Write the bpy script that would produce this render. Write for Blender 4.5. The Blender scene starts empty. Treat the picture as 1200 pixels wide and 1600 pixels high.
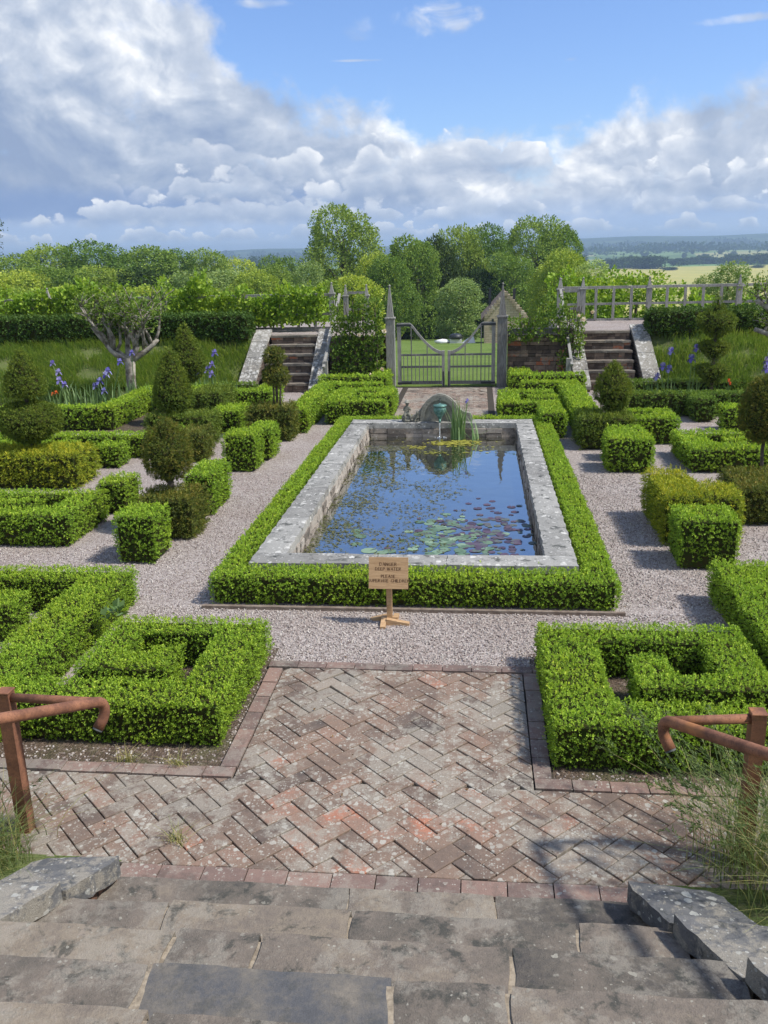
import bpy, math, random
import numpy as np
from mathutils import Vector, Matrix
R = math.radians
random.seed(7); rng = np.random.default_rng(7)
S = bpy.context.scene
COL = S.collection

# ------------------------------------------------------------------ camera
PIT, YAW, ROL, FPX = 0.28635, 0.10875, 0.02402, 1379.64
CAMP = np.array([0., 0., 3.1])
_cy, _sy = math.cos(YAW), math.sin(YAW)
_fw = np.array([-_sy * math.cos(PIT), _cy * math.cos(PIT), -math.sin(PIT)])
_r0 = np.array([_cy, _sy, 0.]); _u0 = np.cross(_r0, _fw)
_rt = _r0 * math.cos(ROL) - _u0 * math.sin(ROL); _up = np.cross(_rt, _fw)
cd = bpy.data.cameras.new('camera'); cam = bpy.data.objects.new('camera', cd); COL.objects.link(cam)
cd.sensor_fit = 'VERTICAL'; cd.sensor_height = 32.0; cd.lens = 32.0 * FPX / 1600
cd.clip_start = 0.05; cd.clip_end = 20000
M = Matrix.Identity(4)
for i in range(3):
    M[i][0] = _rt[i]; M[i][1] = _up[i]; M[i][2] = -_fw[i]; M[i][3] = CAMP[i]
cam.matrix_world = M
S.camera = cam

def at_plane(px, py, Y):
    """world point at distance Y down the garden seen at photo pixel px,py"""
    d = _rt * (px - 600) / FPX + _up * (800 - py) / FPX + _fw
    return CAMP + d * (Y / d[1])

# ------------------------------------------------------------------ sun, sky, exposure
SUN = Vector((0.60, -0.10, 0.80)).normalized()
sl = bpy.data.lights.new('sun', 'SUN'); sl.energy = 3.4; sl.angle = R(3.5); sl.color = (1.0, 0.95, 0.87)
so = bpy.data.objects.new('sun', sl); COL.objects.link(so)
so.rotation_euler = SUN.to_track_quat('Z', 'Y').to_euler()
S.view_settings.view_transform = 'Standard'; S.view_settings.look = 'None'
S.view_settings.exposure = 0.55; S.view_settings.gamma = 1.0
S.view_settings.use_curve_mapping = False
S.cycles.max_bounces = 6; S.cycles.diffuse_bounces = 3; S.cycles.transparent_max_bounces = 6
S.cycles.volume_bounces = 0

class G:
    """tiny node-graph helper"""
    def __init__(s, tree, flat=False): s.flat = flat; s.t = tree; s.n = tree.nodes; s.l = tree.links
    def node(s, typ, ins=None, **kw):
        n = s.n.new(typ)
        for k, v in kw.items(): setattr(n, k, v)
        for k, v in (ins or {}).items(): s.set(n.inputs[k], v)
        return n
    def set(s, sock, v):
        if isinstance(v, bpy.types.NodeSocket): s.l.new(v, sock)
        elif isinstance(v, bpy.types.Node): s.l.new(v.outputs[0], sock)
        else:
            if sock.type == 'RGBA' and len(v) == 3: v = (*v, 1)
            sock.default_value = v
    def m(s, op, a, b=0.0, c=0.0, clamp=False):
        n = s.node('ShaderNodeMath', operation=op, use_clamp=clamp)
        s.set(n.inputs[0], a); s.set(n.inputs[1], b); s.set(n.inputs[2], c)
        return n.outputs[0]
    def mix(s, f, a, b, bt='MIX'):
        n = s.node('ShaderNodeMix', data_type='RGBA', blend_type=bt)
        s.set(n.inputs[0], f); s.set(n.inputs[6], a); s.set(n.inputs[7], b)
        return n.outputs[2]
    def noise(s, vec, scale, detail=4, rough=0.55, dist=0.0):
        return s.node('ShaderNodeTexNoise', noise_dimensions='2D' if s.flat else '3D', ins={'Vector': vec, 'Scale': scale, 'Detail': detail, 'Roughness': rough, 'Distortion': dist}).outputs[0]
    def step(s, v, lo, hi, a=0.0, b=1.0):
        n = s.node('ShaderNodeMapRange', interpolation_type='SMOOTHSTEP')
        s.set(n.inputs[0], v)
        for i, q in enumerate((lo, hi, a, b)): s.set(n.inputs[i + 1], q)
        return n.outputs[0]
    def comb(s, x, y, z=0.0):
        n = s.node('ShaderNodeCombineXYZ')
        if s.flat: x, y, z = s.m('ADD', x, z * 7.3), (s.m('ADD', y, z * 3.1) if not isinstance(y, float) else y), 0.0
        s.set(n.inputs[0], x); s.set(n.inputs[1], y); s.set(n.inputs[2], z); return n.outputs[0]
    def ramp(s, f, stops):
        n = s.node('ShaderNodeValToRGB'); s.set(n.inputs[0], f); e = n.color_ramp.elements
        while len(e) < len(stops): e.new(0.5)
        for i, (p, c) in enumerate(stops): e[i].position = p; e[i].color = (*c, 1)
        return n.outputs[0]

W = bpy.data.worlds.new('World'); S.world = W; W.use_nodes = True
g = G(W.node_tree, True); g.n.clear()
sky = g.node('ShaderNodeTexSky', sky_type='NISHITA', sun_disc=False, sun_elevation=math.asin(SUN.z),
             sun_rotation=math.atan2(SUN.x, SUN.y), altitude=100, air_density=1.0, dust_density=0.7, ozone_density=3.0)
tc = g.node('ShaderNodeTexCoord'); sx = g.node('ShaderNodeSeparateXYZ', {0: tc.outputs['Generated']})
DX, DY, DZ = sx.outputs
deg = 57.29578
az = g.m('MULTIPLY', g.m('ARCTAN2', DX, DY), deg)
el = g.m('MULTIPLY', g.m('ARCSINE', DZ), deg)
elc = g.m('MAXIMUM', el, 0.0)
fc = g.node('ShaderNodeFloatCurve'); g.set(fc.inputs[1], g.m('MULTIPLY_ADD', az, 1 / 90, 0.5, clamp=True))
pts = [(-45, 58), (-33, 34), (-27, 20), (-18.5, 15.5), (-14.5, 11.6), (-11.7, 9.3), (-5.7, 7.7), (0, 6.2), (3.8, 5.3), (7.0, 6.3), (10.5, 8.0), (16, 8.8), (24, 10), (33, 26), (45, 50)]  # high ends add cloud out of view to make the fill light whiter
cv = fc.mapping.curves[0]
for i, (a, e) in enumerate(pts):
    x, y = (a + 45) / 90, e / 60
    if i == 0: cv.points[0].location = (x, y)
    elif i == len(pts) - 1: cv.points[len(cv.points) - 1].location = (x, y)
    else: cv.points.new(x, y)
fc.mapping.update()
bound = g.m('MULTIPLY', fc.outputs[0], 60.0)
# cloud texture space: azimuth / compressed elevation, so puffs flatten towards the horizon
vv = g.m('MULTIPLY', g.m('POWER', g.m('ADD', elc, 0.8), 0.75), 1.9)
P = g.comb(g.m('MULTIPLY', az, 0.70), vv, 3.7)
big = g.noise(P, 0.23, 5, 0.55, 0.3)
med = g.noise(P, 0.50, 9, 0.60, 0.15)
cover = g.m('ADD', g.m('SUBTRACT', bound, el), g.m('ADD', g.m('MULTIPLY', g.m('SUBTRACT', big, 0.5), 6.0), g.m('MULTIPLY', g.m('SUBTRACT', med, 0.5), 5.0)))
mask = g.step(cover, -0.9, 1.6)
mask = g.m('MULTIPLY', mask, g.step(med, 0.18, 0.40, 0.75, 1.0))
# loose puffs in the blue
wis = g.noise(g.comb(g.m('MULTIPLY', az, 0.5), g.m('MULTIPLY', el, 1.0), 9.0), 0.7, 7, 0.6, 0.4)
for (pa, pe, wa, we, st) in [(-2.4, 12.7, 3.0, 1.1, 1.9), (-7.0, 12.3, 1.3, .8, .55), (15.2, 11.6, 3.6, 0.32, 1.1), (-7.3, 10.7, 2.3, 0.09, .9), (5.3, 10.3, .7, 0.12, .8), (-12.5, 13.6, 2.0, .35, 1.2)]:
    da = g.m('DIVIDE', g.m('SUBTRACT', az, pa), wa); de = g.m('DIVIDE', g.m('SUBTRACT', el, pe), we)
    dd = g.m('ADD', g.m('MULTIPLY', da, da), g.m('MULTIPLY', de, de))
    v = g.m('MULTIPLY', g.m('SUBTRACT', g.m('ADD', g.m('MULTIPLY', wis, 2.2), -0.35), dd), 0.9)
    v = g.m('MULTIPLY', g.step(v, 0.0, 1.2), st * 0.75, clamp=True)
    mask = g.m('MAXIMUM', mask, v)
# soft grey mass: low relief, slow changes
def rel(sc, off, det, seed):
    a = g.noise(g.comb(g.m('MULTIPLY', az, 0.62), vv, seed), sc, det, 0.55, 0.3)
    b = g.noise(g.comb(g.m('MULTIPLY_ADD', az, 0.62, off), g.m('ADD', vv, off * 1.3), seed), sc, det, 0.55, 0.3)
    return g.m('SUBTRACT', a, b), a
r1, a1 = rel(0.17, 0.7, 6, 12.0); r2, a2 = rel(0.55, 0.35, 8, 31.0)
edge = g.step(cover, 0.2, 7.0, 0.20, -0.10)
tone = g.m('ADD', g.m('ADD', g.m('MULTIPLY', g.m('SUBTRACT', a1, 0.5), 1.1), g.m('ADD', edge, 0.42)), g.m('ADD', g.m('MULTIPLY', r1, 1.3), g.m('MULTIPLY', r2, g.step(a1, 0.4, 0.6, 0.25, 1.0))), clamp=True)
CST = [(0.0, (0.22, 0.285, 0.42)), (0.30, (0.315, 0.375, 0.485)), (0.55, (0.42, 0.47, 0.56)), (0.80, (0.60, 0.63, 0.68)), (1.0, (0.80, 0.80, 0.80))]
ccol = g.ramp(tone, CST)
# pale blue air low down
low = g.step(el, 3.4, 1.2)
ccol = g.mix(g.m('MULTIPLY', low, 0.85), ccol, g.mix(g.step(el, 0.0, 2.2), (0.40, 0.50, 0.66), (0.30, 0.41, 0.62)))
mask = g.m('MAXIMUM', mask, g.step(el, 4.2, 1.4))
# slate band under the big mass at the left
band = g.m('MULTIPLY', g.m('MULTIPLY', g.step(g.m('ADD', el, g.m('MULTIPLY', med, 0.8)), 2.3, 2.9), g.step(g.m('ADD', el, g.m('MULTIPLY', med, 1.5)), 5.2, 3.9)), g.step(az, 0, -14))
ccol = g.mix(g.m('MULTIPLY', band, 0.75), ccol, (0.155, 0.24, 0.44))
# rows of cumulus with lit tops and flat grey bases, far rows first
for k, (base, h, fr, seed, a0, a1_, st) in enumerate([(0.9, 0.9, 1.3, 17.7, -60, 60, .6), (1.9, 1.5, 0.85, 41.3, -60, 60, .8), (3.0, 2.0, 0.60, 63.9, -20, 60, .95), (4.2, 2.4, 0.45, 88.1, -16, 12, 1.0)]):
    pres = g.noise(g.comb(g.m('MULTIPLY', az, 0.10 * fr), seed, 0.0), 2.0, 3, 0.6)
    q2 = g.comb(g.m('MULTIPLY', az, fr), g.m('MULTIPLY', el, fr * 1.5), seed)
    dst = g.node('ShaderNodeVectorMath', {0: g.node('ShaderNodeTexNoise', {'Vector': q2, 'Scale': 1.4, 'Detail': 4.0, 'Roughness': 0.6}, noise_dimensions='2D').outputs[1], 1: (0.9, 0.9, 0), 2: q2}, operation='MULTIPLY_ADD')
    lob = g.node('ShaderNodeTexVoronoi', {'Vector': dst.outputs[0], 'Scale': 0.9}, voronoi_dimensions='2D').outputs[0]
    lob = g.m('SUBTRACT', 0.75, lob)
    top = g.m('ADD', base, g.m('MULTIPLY', g.m('ADD', g.m('MULTIPLY', g.step(pres, 0.30, 0.60), 0.9), g.m('MULTIPLY', lob, 0.85)), h))
    qd = g.m('SUBTRACT', g.m('SUBTRACT', top, el), 0.25 * h)
    mk = g.m('MULTIPLY', g.step(qd, 0.0, 0.16 * h), g.step(g.m('ADD', el, g.m('MULTIPLY', lob, 0.3 * h)), base - 0.12 * h, base + 0.35 * h))
    mk = g.m('MULTIPLY', mk, g.m('MULTIPLY', g.step(az, a0 - 4, a0 + 4), g.step(az, a1_ + 4, a1_ - 4)))
    mk = g.m('MULTIPLY', mk, g.step(pres, 0.32, 0.46))
    sh = g.m('ADD', g.m('ADD', g.step(qd, 0.0, 0.85 * h, 0.80, 0.18), g.m('MULTIPLY', g.m('SUBTRACT', lob, 0.35), 0.75)), g.m('MULTIPLY', r2, 0.8), clamp=True)
    cc = g.ramp(sh, CST)
    cc = g.mix(1 - st, cc, (0.42, 0.50, 0.64))
    ccol = g.mix(g.m('MULTIPLY', mk, 0.9), ccol, cc); mask = g.m('MAXIMUM', mask, g.m('MULTIPLY', mk, 0.95))
mask = g.m('MULTIPLY', mask, g.step(el, -2, 0, 0.6, 1))
hs = g.node('ShaderNodeHueSaturation', {'Saturation': 0.98, 'Color': g.mix(1.0, sky.outputs[0], (0.74, 0.86, 1.10), 'MULTIPLY')})
b1 = g.node('ShaderNodeBackground', {'Color': hs.outputs[0], 'Strength': 0.115})
b2 = g.node('ShaderNodeBackground', {'Color': ccol, 'Strength': 1.0})
mx = g.node('ShaderNodeMixShader', {0: mask, 1: b1.outputs[0], 2: b2.outputs[0]})
ow = g.node('ShaderNodeOutputWorld', {0: mx.outputs[0]})
W.cycles.sampling_method = 'MANUAL'; W.cycles.sample_map_resolution = 1024

# ------------------------------------------------------------------ object helpers
WL = {}
def tag(o, label=None, cat=None, group=None, kind=None):
    if label: o['label'] = label
    if cat: o['category'] = cat
    if group: o['group'] = group
    if kind: o['kind'] = kind
    return o
def thing(name, label, cat, loc=(0, 0, 0), group=None):
    o = bpy.data.objects.new(name, None); COL.objects.link(o); o.location = loc
    o.empty_display_size = 0.1
    WL[o.name] = np.array(loc, float)
    return tag(o, label, cat, group)
def link(name, me, mat, parent=None, smooth=False):
    o = bpy.data.objects.new(name, me); COL.objects.link(o)
    if mat: me.materials.append(mat)
    if parent: o.parent = parent; WL[o.name] = WL.get(parent.name, np.zeros(3))
    else: WL[o.name] = np.zeros(3)
    if smooth: me.polygons.foreach_set('use_smooth', np.ones(len(me.polygons), bool))
    return o
def copy_tree(o, parent=None):
    c = o.copy(); COL.objects.link(c)
    if parent: c.parent = parent
    for ch in list(o.children): copy_tree(ch, c)
    return c

class MB:
    def __init__(s): s.v = []; s.f = []; s.a = []
    def add(s, vs, fs, a=None):
        b = len(s.v); s.v += [tuple(map(float, p)) for p in vs]
        s.f += [tuple(i + b for i in f) for f in fs]
        s.a += [a if a is not None else random.random()] * len(fs); return s
    def box(s, x0, x1, y0, y1, z0, z1, a=None, bev=0.0, jit=0.0, rot=None, c=None):
        if bev > 0:
            vs = []; e = bev
            for z, q in ((z0, 0), (z1 - e, 0), (z1, e)):
                vs += [(x0 + q, y0 + q, z), (x1 - q, y0 + q, z), (x1 - q, y1 - q, z), (x0 + q, y1 - q, z)]
            fs = [(3, 2, 1, 0), (8, 9, 10, 11)]
            for k in (0, 4):
                for i in range(4): j = (i + 1) % 4; fs.append((k + i, k + j, k + 4 + j, k + 4 + i))
        else:
            vs = [(x0, y0, z0), (x1, y0, z0), (x1, y1, z0), (x0, y1, z0), (x0, y0, z1), (x1, y0, z1), (x1, y1, z1), (x0, y1, z1)]
            fs = [(3, 2, 1, 0), (4, 5, 6, 7), (0, 1, 5, 4), (1, 2, 6, 5), (2, 3, 7, 6), (3, 0, 4, 7)]
        if jit: vs = [tuple(q + random.uniform(-jit, jit) for q in p) for p in vs]
        if rot is not None:
            vs = [tuple(rot @ (Vector(p) - Vector(c)) + Vector(c)) for p in vs]
        return s.add(vs, fs, a)
    def prism(s, poly, z0, z1, a=None, bottom=True):
        n = len(poly)
        z0s = z0 if hasattr(z0, '__len__') else [z0] * n
        z1s = z1 if hasattr(z1, '__len__') else [z1] * n
        vs = [(p[0], p[1], z) for p, z in zip(poly, z0s)] + [(p[0], p[1], z) for p, z in zip(poly, z1s)]
        fs = [tuple(range(n, 2 * n))] + ([tuple(reversed(range(n)))] if bottom else [])
        fs += [(i, (i + 1) % n, n + (i + 1) % n, n + i) for i in range(n)]
        return s.add(vs, fs, a)
    def tube(s, pts, r, seg=8, a=None, caps=True, sq=False):
        pts = [Vector(p) for p in pts]; n = len(pts)
        rs = r if hasattr(r, '__len__') else [r] * n
        if sq: seg = 4
        vs = []; prev = None
        for i, p in enumerate(pts):
            t = (pts[min(i + 1, n - 1)] - pts[max(i - 1, 0)]).normalized()
            if prev is None:
                prev = Vector((0, 0, 1)) if abs(t.z) < 0.9 else Vector((0, 1, 0))
            u = (prev - t * prev.dot(t)).normalized(); w = t.cross(u); prev = u
            for k in range(seg):
                an = 2 * math.pi * (k + (0.5 if sq else 0)) / seg
                q = p + (u * math.cos(an) + w * math.sin(an)) * rs[i]
                vs.append(tuple(q))
        fs = [(i * seg + k, i * seg + (k + 1) % seg, (i + 1) * seg + (k + 1) % seg, (i + 1) * seg + k) for i in range(n - 1) for k in range(seg)]
        if caps: fs += [tuple(reversed(range(seg))), tuple(range((n - 1) * seg, n * seg))]
        return s.add(vs, fs, a)
    def lathe(s, c, prof, seg=20, a=None, sx=1, sy=1):
        vs = []
        for r, z in prof:
            for k in range(seg):
                an = 2 * math.pi * k / seg
                vs.append((c[0] + r * sx * math.cos(an), c[1] + r * sy * math.sin(an), c[2] + z))
        m = len(prof)
        fs = [(i * seg + k, i * seg + (k + 1) % seg, (i + 1) * seg + (k + 1) % seg, (i + 1) * seg + k) for i in range(m - 1) for k in range(seg)]
        fs += [tuple(reversed(range(seg))), tuple(range((m - 1) * seg, m * seg))]
        return s.add(vs, fs, a)
    def build(s, name, mat, parent=None, smooth=False, local=False):
        me = bpy.data.meshes.new(name)
        off = np.zeros(3) if (parent is None or local) else WL[parent.name]
        vs = np.array(s.v) - off
        me.from_pydata(vs.tolist(), [], s.f)
        at = me.attributes.new('rnd', 'FLOAT', 'FACE'); at.data.foreach_set('value', np.array(s.a, np.float32))
        me.update()
        return link(name, me, mat, parent, smooth)

def quads(name, V, rnd, mat, parent=None, local=False):
    """V: (n,4,3) quads; rnd (n,)"""
    n = len(V); me = bpy.data.meshes.new(name)
    off = np.zeros(3) if (parent is None or local) else WL[parent.name]
    v = (V.reshape(-1, 3) - off).astype(np.float32)
    me.vertices.add(4 * n); me.vertices.foreach_set('co', v.ravel())
    me.loops.add(4 * n); me.loops.foreach_set('vertex_index', np.arange(4 * n, dtype=np.int32))
    me.polygons.add(n); me.polygons.foreach_set('loop_start', np.arange(0, 4 * n, 4, dtype=np.int32))
    me.update(calc_edges=True)
    at = me.attributes.new('rnd', 'FLOAT', 'FACE'); at.data.foreach_set('value', np.asarray(rnd, np.float32))
    return link(name, me, mat, parent)

def nrm(a): return a / np.maximum(np.linalg.norm(a, axis=-1, keepdims=True), 1e-9)
def leaves(P, N, size, asp=0.5, per=6, spread=1.0, stem=0.8, jit=0.0, up=0.25):
    """sprigs of leaves at points P with axes N"""
    n = len(P)
    N = nrm(N + rng.normal(0, 0.35, (n, 3)) + np.array([0, 0, up]))
    A = nrm(np.cross(N, rng.normal(size=(n, 3)))); B = np.cross(N, A)
    sz = size * rng.uniform(0.7, 1.3, n)
    k = np.arange(per); ph = (k * 2.4)[None, :] + rng.uniform(0, 6.28, (n, 1))
    al = spread * rng.uniform(0.45, 1.15, (n, per)) * np.linspace(1.15, 0.35, per)[None, :]
    D = (N[:, None] * np.cos(al)[..., None] + (A[:, None] * np.cos(ph)[..., None] + B[:, None] * np.sin(ph)[..., None]) * np.sin(al)[..., None])
    base = P[:, None] + N[:, None] * (np.linspace(0, stem, per)[None, :, None] * sz[:, None, None])
    L = (sz[:, None] * rng.uniform(0.7, 1.1, (n, per)))[..., None]
    Sd = nrm(np.cross(D, N[:, None] + 0.4 * rng.normal(size=(n, per, 3))))
    up_ = np.cross(Sd, D)
    mid = base + D * L * 0.5
    V = np.stack([base, mid + Sd * L * asp * 0.5 + up_ * L * 0.10, base + D * L - up_ * L * 0.05, mid - Sd * L * asp * 0.5 + up_ * L * 0.10], axis=2)
    r = np.clip(rng.random((n, 1)) * 0.6 + rng.random((n, per)) * 0.4, 0, 1)
    r = r * 0.9 + np.linspace(0.0, 0.1, per)[None, :]
    return V.reshape(-1, 4, 3), r.reshape(-1)

def wob(P, f=2.2, seed=0.0):
    x, y, z = P[:, 0] * f + seed, P[:, 1] * f + seed * 1.7, P[:, 2] * f
    return (np.sin(x * 1.9 + y * 1.3 + z) + np.sin(y * 2.7 - x * 0.7 + 2 * z + 1.3) + np.sin(3.9 * x - 1.1 * y + 4.1 * z + .4) * 0.6 + np.sin(5.3 * y + 2.2 * x - 3 * z) * 0.5) / 3.1

# ------------------------------------------------------------------ materials
def newmat(name):
    m = bpy.data.materials.new(name); m.use_nodes = True; g = G(m.node_tree); g.n.clear(); return m, g
def finish(g, bsdf, h=None, strength=0.5, dist=0.02):
    if h is not None:
        b = g.node('ShaderNodeBump', {'Strength': strength, 'Distance': dist, 'Height': h}); g.set(bsdf.inputs['Normal'], b.outputs[0])
    g.node('ShaderNodeOutputMaterial', {0: bsdf.outputs[0]})
def leafmat(name, stops, trans=0.25, rough=0.5, hue=0.0):
    m, g = newmat(name)
    at = g.node('ShaderNodeAttribute', attribute_name='rnd')
    c = g.ramp(at.outputs['Fac'], stops)
    pos = g.node('ShaderNodeNewGeometry').outputs['Position']
    pt = g.noise(pos, 1.3, 3)
    c = g.mix(g.step(pt, 0.35, 0.7, 0, 0.35), c, g.mix(1.0, c, (1.25, 1.0, 0.7), 'MULTIPLY'))
    if hue:
        oi = g.node('ShaderNodeObjectInfo')
        hn = g.node('ShaderNodeHueSaturation', {'Hue': g.m('MULTIPLY_ADD', oi.outputs['Random'], -hue, 0.5 + hue / 2), 'Value': g.m('MULTIPLY_ADD', oi.outputs['Random'], 0.5, 0.75), 'Color': c}); c = hn.outputs[0]
    p = g.node('ShaderNodeBsdfPrincipled', {'Base Color': c, 'Roughness': rough + .1, 'Specular IOR Level': 0.25})
    t = g.node('ShaderNodeBsdfTranslucent', {'Color': g.mix(1.0, c, (1.3, 1.25, 0.5), 'MULTIPLY')})
    x = g.node('ShaderNodeMixShader', {0: trans, 1: p.outputs[0], 2: t.outputs[0]})
    g.node('ShaderNodeOutputMaterial', {0: x.outputs[0]}); return m
def plain(name, c, rough=0.6, metal=0.0, nscale=0, c2=None, bump=0, spec=0.4):
    m, g = newmat(name); pos = g.node('ShaderNodeTexCoord').outputs['Object']
    col = c; h = None
    if nscale:
        nn = g.noise(pos, nscale, 6, 0.6); col = g.mix(g.step(nn, 0.35, 0.65), c, c2 or tuple(q * 0.6 for q in c)); h = nn
    p = g.node('ShaderNodeBsdfPrincipled', {'Base Color': col, 'Roughness': rough, 'Metallic': metal, 'Specular IOR Level': spec})
    finish(g, p, h if bump else None, bump, 0.01); return m
def stone(name, stops, lichen=0.5, lscale=14.0, lcol=(0.62, 0.62, 0.56), bump=0.6, nscale=3.0, dark=0.3, tint=True, courses=None, coat=0.0):
    m, g = newmat(name)
    pos = g.node('ShaderNodeNewGeometry').outputs['Position']
    at = g.node('ShaderNodeAttribute', attribute_name='rnd').outputs['Fac']
    n1 = g.noise(pos, nscale, 8, 0.62); n2 = g.noise(pos, nscale * 9, 6, 0.65); n3 = g.noise(pos, nscale * 45, 3, 0.6)
    f = g.m('ADD', g.m('MULTIPLY', g.m('SUBTRACT', n1, 0.5), 1.3), g.m('ADD', g.m('MULTIPLY', g.m('SUBTRACT', n2, 0.5), 0.5), at if tint else 0.5), clamp=True)
    c = g.ramp(f, stops)
    c = g.mix(g.step(n3, 0.35, 0.75, 0.0, 0.35), c, g.mix(1.0, c, (0.55, 0.53, 0.5), 'MULTIPLY'))
    h = g.m('ADD', g.m('MULTIPLY', n2, 0.6), g.m('MULTIPLY', n3, 0.35))
    if courses:
        br = g.node('ShaderNodeTexBrick', {'Vector': g.comb(g.m('ADD', g.node('ShaderNodeSeparateXYZ', {0: pos}).outputs[0], g.node('ShaderNodeSeparateXYZ', {0: pos}).outputs[1]), g.node('ShaderNodeSeparateXYZ', {0: pos}).outputs[2]), 'Color1': (0.2, 0.2, 0.2), 'Color2': (1, 1, 1), 'Mortar': (0, 0, 0), 'Scale': 1.0, 'Mortar Size': courses[2], 'Mortar Smooth': 0.3, 'Brick Width': courses[0], 'Row Height': courses[1]})
        bw = g.node('ShaderNodeRGBToBW', {0: br.outputs[0]}).outputs[0]
        c = g.mix(g.m('MULTIPLY', g.m('SUBTRACT', 1.0, bw), 0.55), c, g.mix(1.0, c, (0.5, 0.42, 0.38), 'MULTIPLY'))
        c = g.mix(g.m('MULTIPLY', br.outputs[1], 0.8), c, (0.07, 0.06, 0.05))
        h = g.m('SUBTRACT', h, g.m('MULTIPLY', br.outputs[1], 1.5))
    # dark algae blotches
    d1 = g.step(g.noise(pos, nscale * 2.3, 5, 0.7, 0.3), 0.52, 0.66, 0.0, dark)
    c = g.mix(d1, c, (0.045, 0.05, 0.045))
    if coat:
        k1 = g.noise(pos, 11.0, 7, 0.75, 0.2); k2 = g.noise(pos, 1.4, 3, 0.5)
        c = g.mix(g.m('MULTIPLY', g.step(g.m('ADD', k1, g.m('MULTIPLY', g.m('SUBTRACT', k2, 0.5), 0.9)), 0.46, 0.60), coat), c, g.mix(g.step(n3, .3, .7), (0.26, 0.235, 0.195), (0.39, 0.36, 0.30)))
    # lichen rosettes: cells with random radius, on patches
    for sc, thr, am in ((lscale, 0.34, 1.0), (lscale * 2.6, 0.38, 0.8)):
        wv = g.node('ShaderNodeVectorMath', {0: pos, 1: g.node('ShaderNodeTexNoise', {'Vector': pos, 'Scale': lscale * 3.0, 'Detail': 3.0}).outputs[1]}, operation='MULTIPLY_ADD')
        wv = g.node('ShaderNodeVectorMath', {0: g.node('ShaderNodeTexNoise', {'Vector': pos, 'Scale': sc * 1.8, 'Detail': 4.0}).outputs[1], 1: (0.7 / sc,) * 3, 2: pos}, operation='MULTIPLY_ADD')
        vo = g.node('ShaderNodeTexVoronoi', {'Vector': wv.outputs[0], 'Scale': sc, 'Randomness': 1.0})
        rr = g.node('ShaderNodeSeparateColor', {0: vo.outputs[1]}).outputs
        rad = g.m('MULTIPLY', g.m('SUBTRACT', g.m('MULTIPLY', rr[0], 1.0), 1.0 - lichen), 0.85)
        rad = g.m('MULTIPLY', rad, g.step(n1, 0.3, 0.62, 0.45, 1.15))
        s_ = g.step(g.m('SUBTRACT', rad, vo.outputs[0]), 0.0, 0.06)
        c = g.mix(g.m('MULTIPLY', s_, g.m('MULTIPLY_ADD', rr[1], 0.5, 0.38)), c, g.mix(rr[2], lcol, tuple(q * 0.8 for q in lcol)))
    p = g.node('ShaderNodeBsdfPrincipled', {'Base Color': c, 'Roughness': 0.88, 'Specular IOR Level': 0.25})
    finish(g, p, h, bump, 0.012); return m

BOX = [(0.0, (0.094, 0.174, 0.022)), (0.45, (0.238, 0.395, 0.041)), (0.8, (0.437, 0.624, 0.064)), (1.0, (0.746, 0.800, 0.131))]
m_box = leafmat('box_leaves', BOX, 0.28, 0.42)
m_boxd = leafmat('box_leaves_shaded', [(0.0, (0.052, 0.105, 0.020)), (0.5, (0.128, 0.230, 0.035)), (1.0, (0.323, 0.432, 0.070))], 0.25, 0.42)  # darker copy of the box leaves, shade put into the colour
m_yew = leafmat('yew_needles', [(0.0, (0.057, 0.108, 0.017)), (0.5, (0.140, 0.214, 0.029)), (0.85, (0.248, 0.312, 0.046)), (1.0, (0.362, 0.362, 0.066))], 0.2, 0.5)
m_yewg = leafmat('golden_yew_needles', [(0.0, (0.102, 0.171, 0.017)), (0.5, (0.270, 0.343, 0.028)), (1.0, (0.710, 0.652, 0.055))], 0.25, 0.5)
m_yewb = leafmat('bronze_yew_needles', [(0.0, (0.055, 0.094, 0.021)), (0.5, (0.137, 0.179, 0.030)), (1.0, (0.329, 0.255, 0.055))], 0.2, 0.5)
m_lonic = leafmat('dull_hedge_leaves', [(0.0, (0.030, 0.070, 0.016)), (0.5, (0.070, 0.140, 0.026)), (1.0, (0.164, 0.257, 0.052))], 0.2, 0.5)
m_vine = leafmat('vine_leaves', [(0.0, (0.085, 0.170, 0.021)), (0.5, (0.226, 0.382, 0.041)), (1.0, (0.468, 0.608, 0.100))], 0.35, 0.45)
m_rose = leafmat('rose_leaves', [(0.0, (0.052, 0.117, 0.019)), (0.5, (0.143, 0.247, 0.039)), (1.0, (0.312, 0.416, 0.078))], 0.3, 0.45)
m_tree = leafmat('tree_leaves', [(0.0, (0.079, 0.151, 0.026)), (0.5, (0.182, 0.292, 0.050)), (1.0, (0.345, 0.465, 0.090))], 0.28, 0.55, hue=0.035)
m_treeb = leafmat('bright_tree_leaves', [(0.0, (0.121, 0.209, 0.028)), (0.5, (0.271, 0.390, 0.056)), (1.0, (0.498, 0.584, 0.113))], 0.3, 0.55, hue=0.03)
m_treed = leafmat('dark_tree_leaves', [(0.0, (0.016, 0.036, 0.008)), (0.5, (0.040, 0.081, 0.014)), (1.0, (0.089, 0.146, 0.025))], 0.2, 0.55, hue=0.03)  # dark green, deepened so the shade behind the gate sits in the leaf colour
m_will = leafmat('willow_leaves', [(0.0, (0.138, 0.234, 0.068)), (0.5, (0.275, 0.398, 0.138)), (1.0, (0.495, 0.605, 0.248))], 0.3, 0.55, hue=0.02)
m_core = plain('hedge_inner_twigs', (0.03, 0.05, 0.012), 0.95, 0, 25, (0.045, 0.038, 0.018), 0.5, spec=0.0)
m_bark = plain('bark', (0.16, 0.13, 0.10), 0.9, 0, 14, (0.07, 0.055, 0.04), 0.8)
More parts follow.
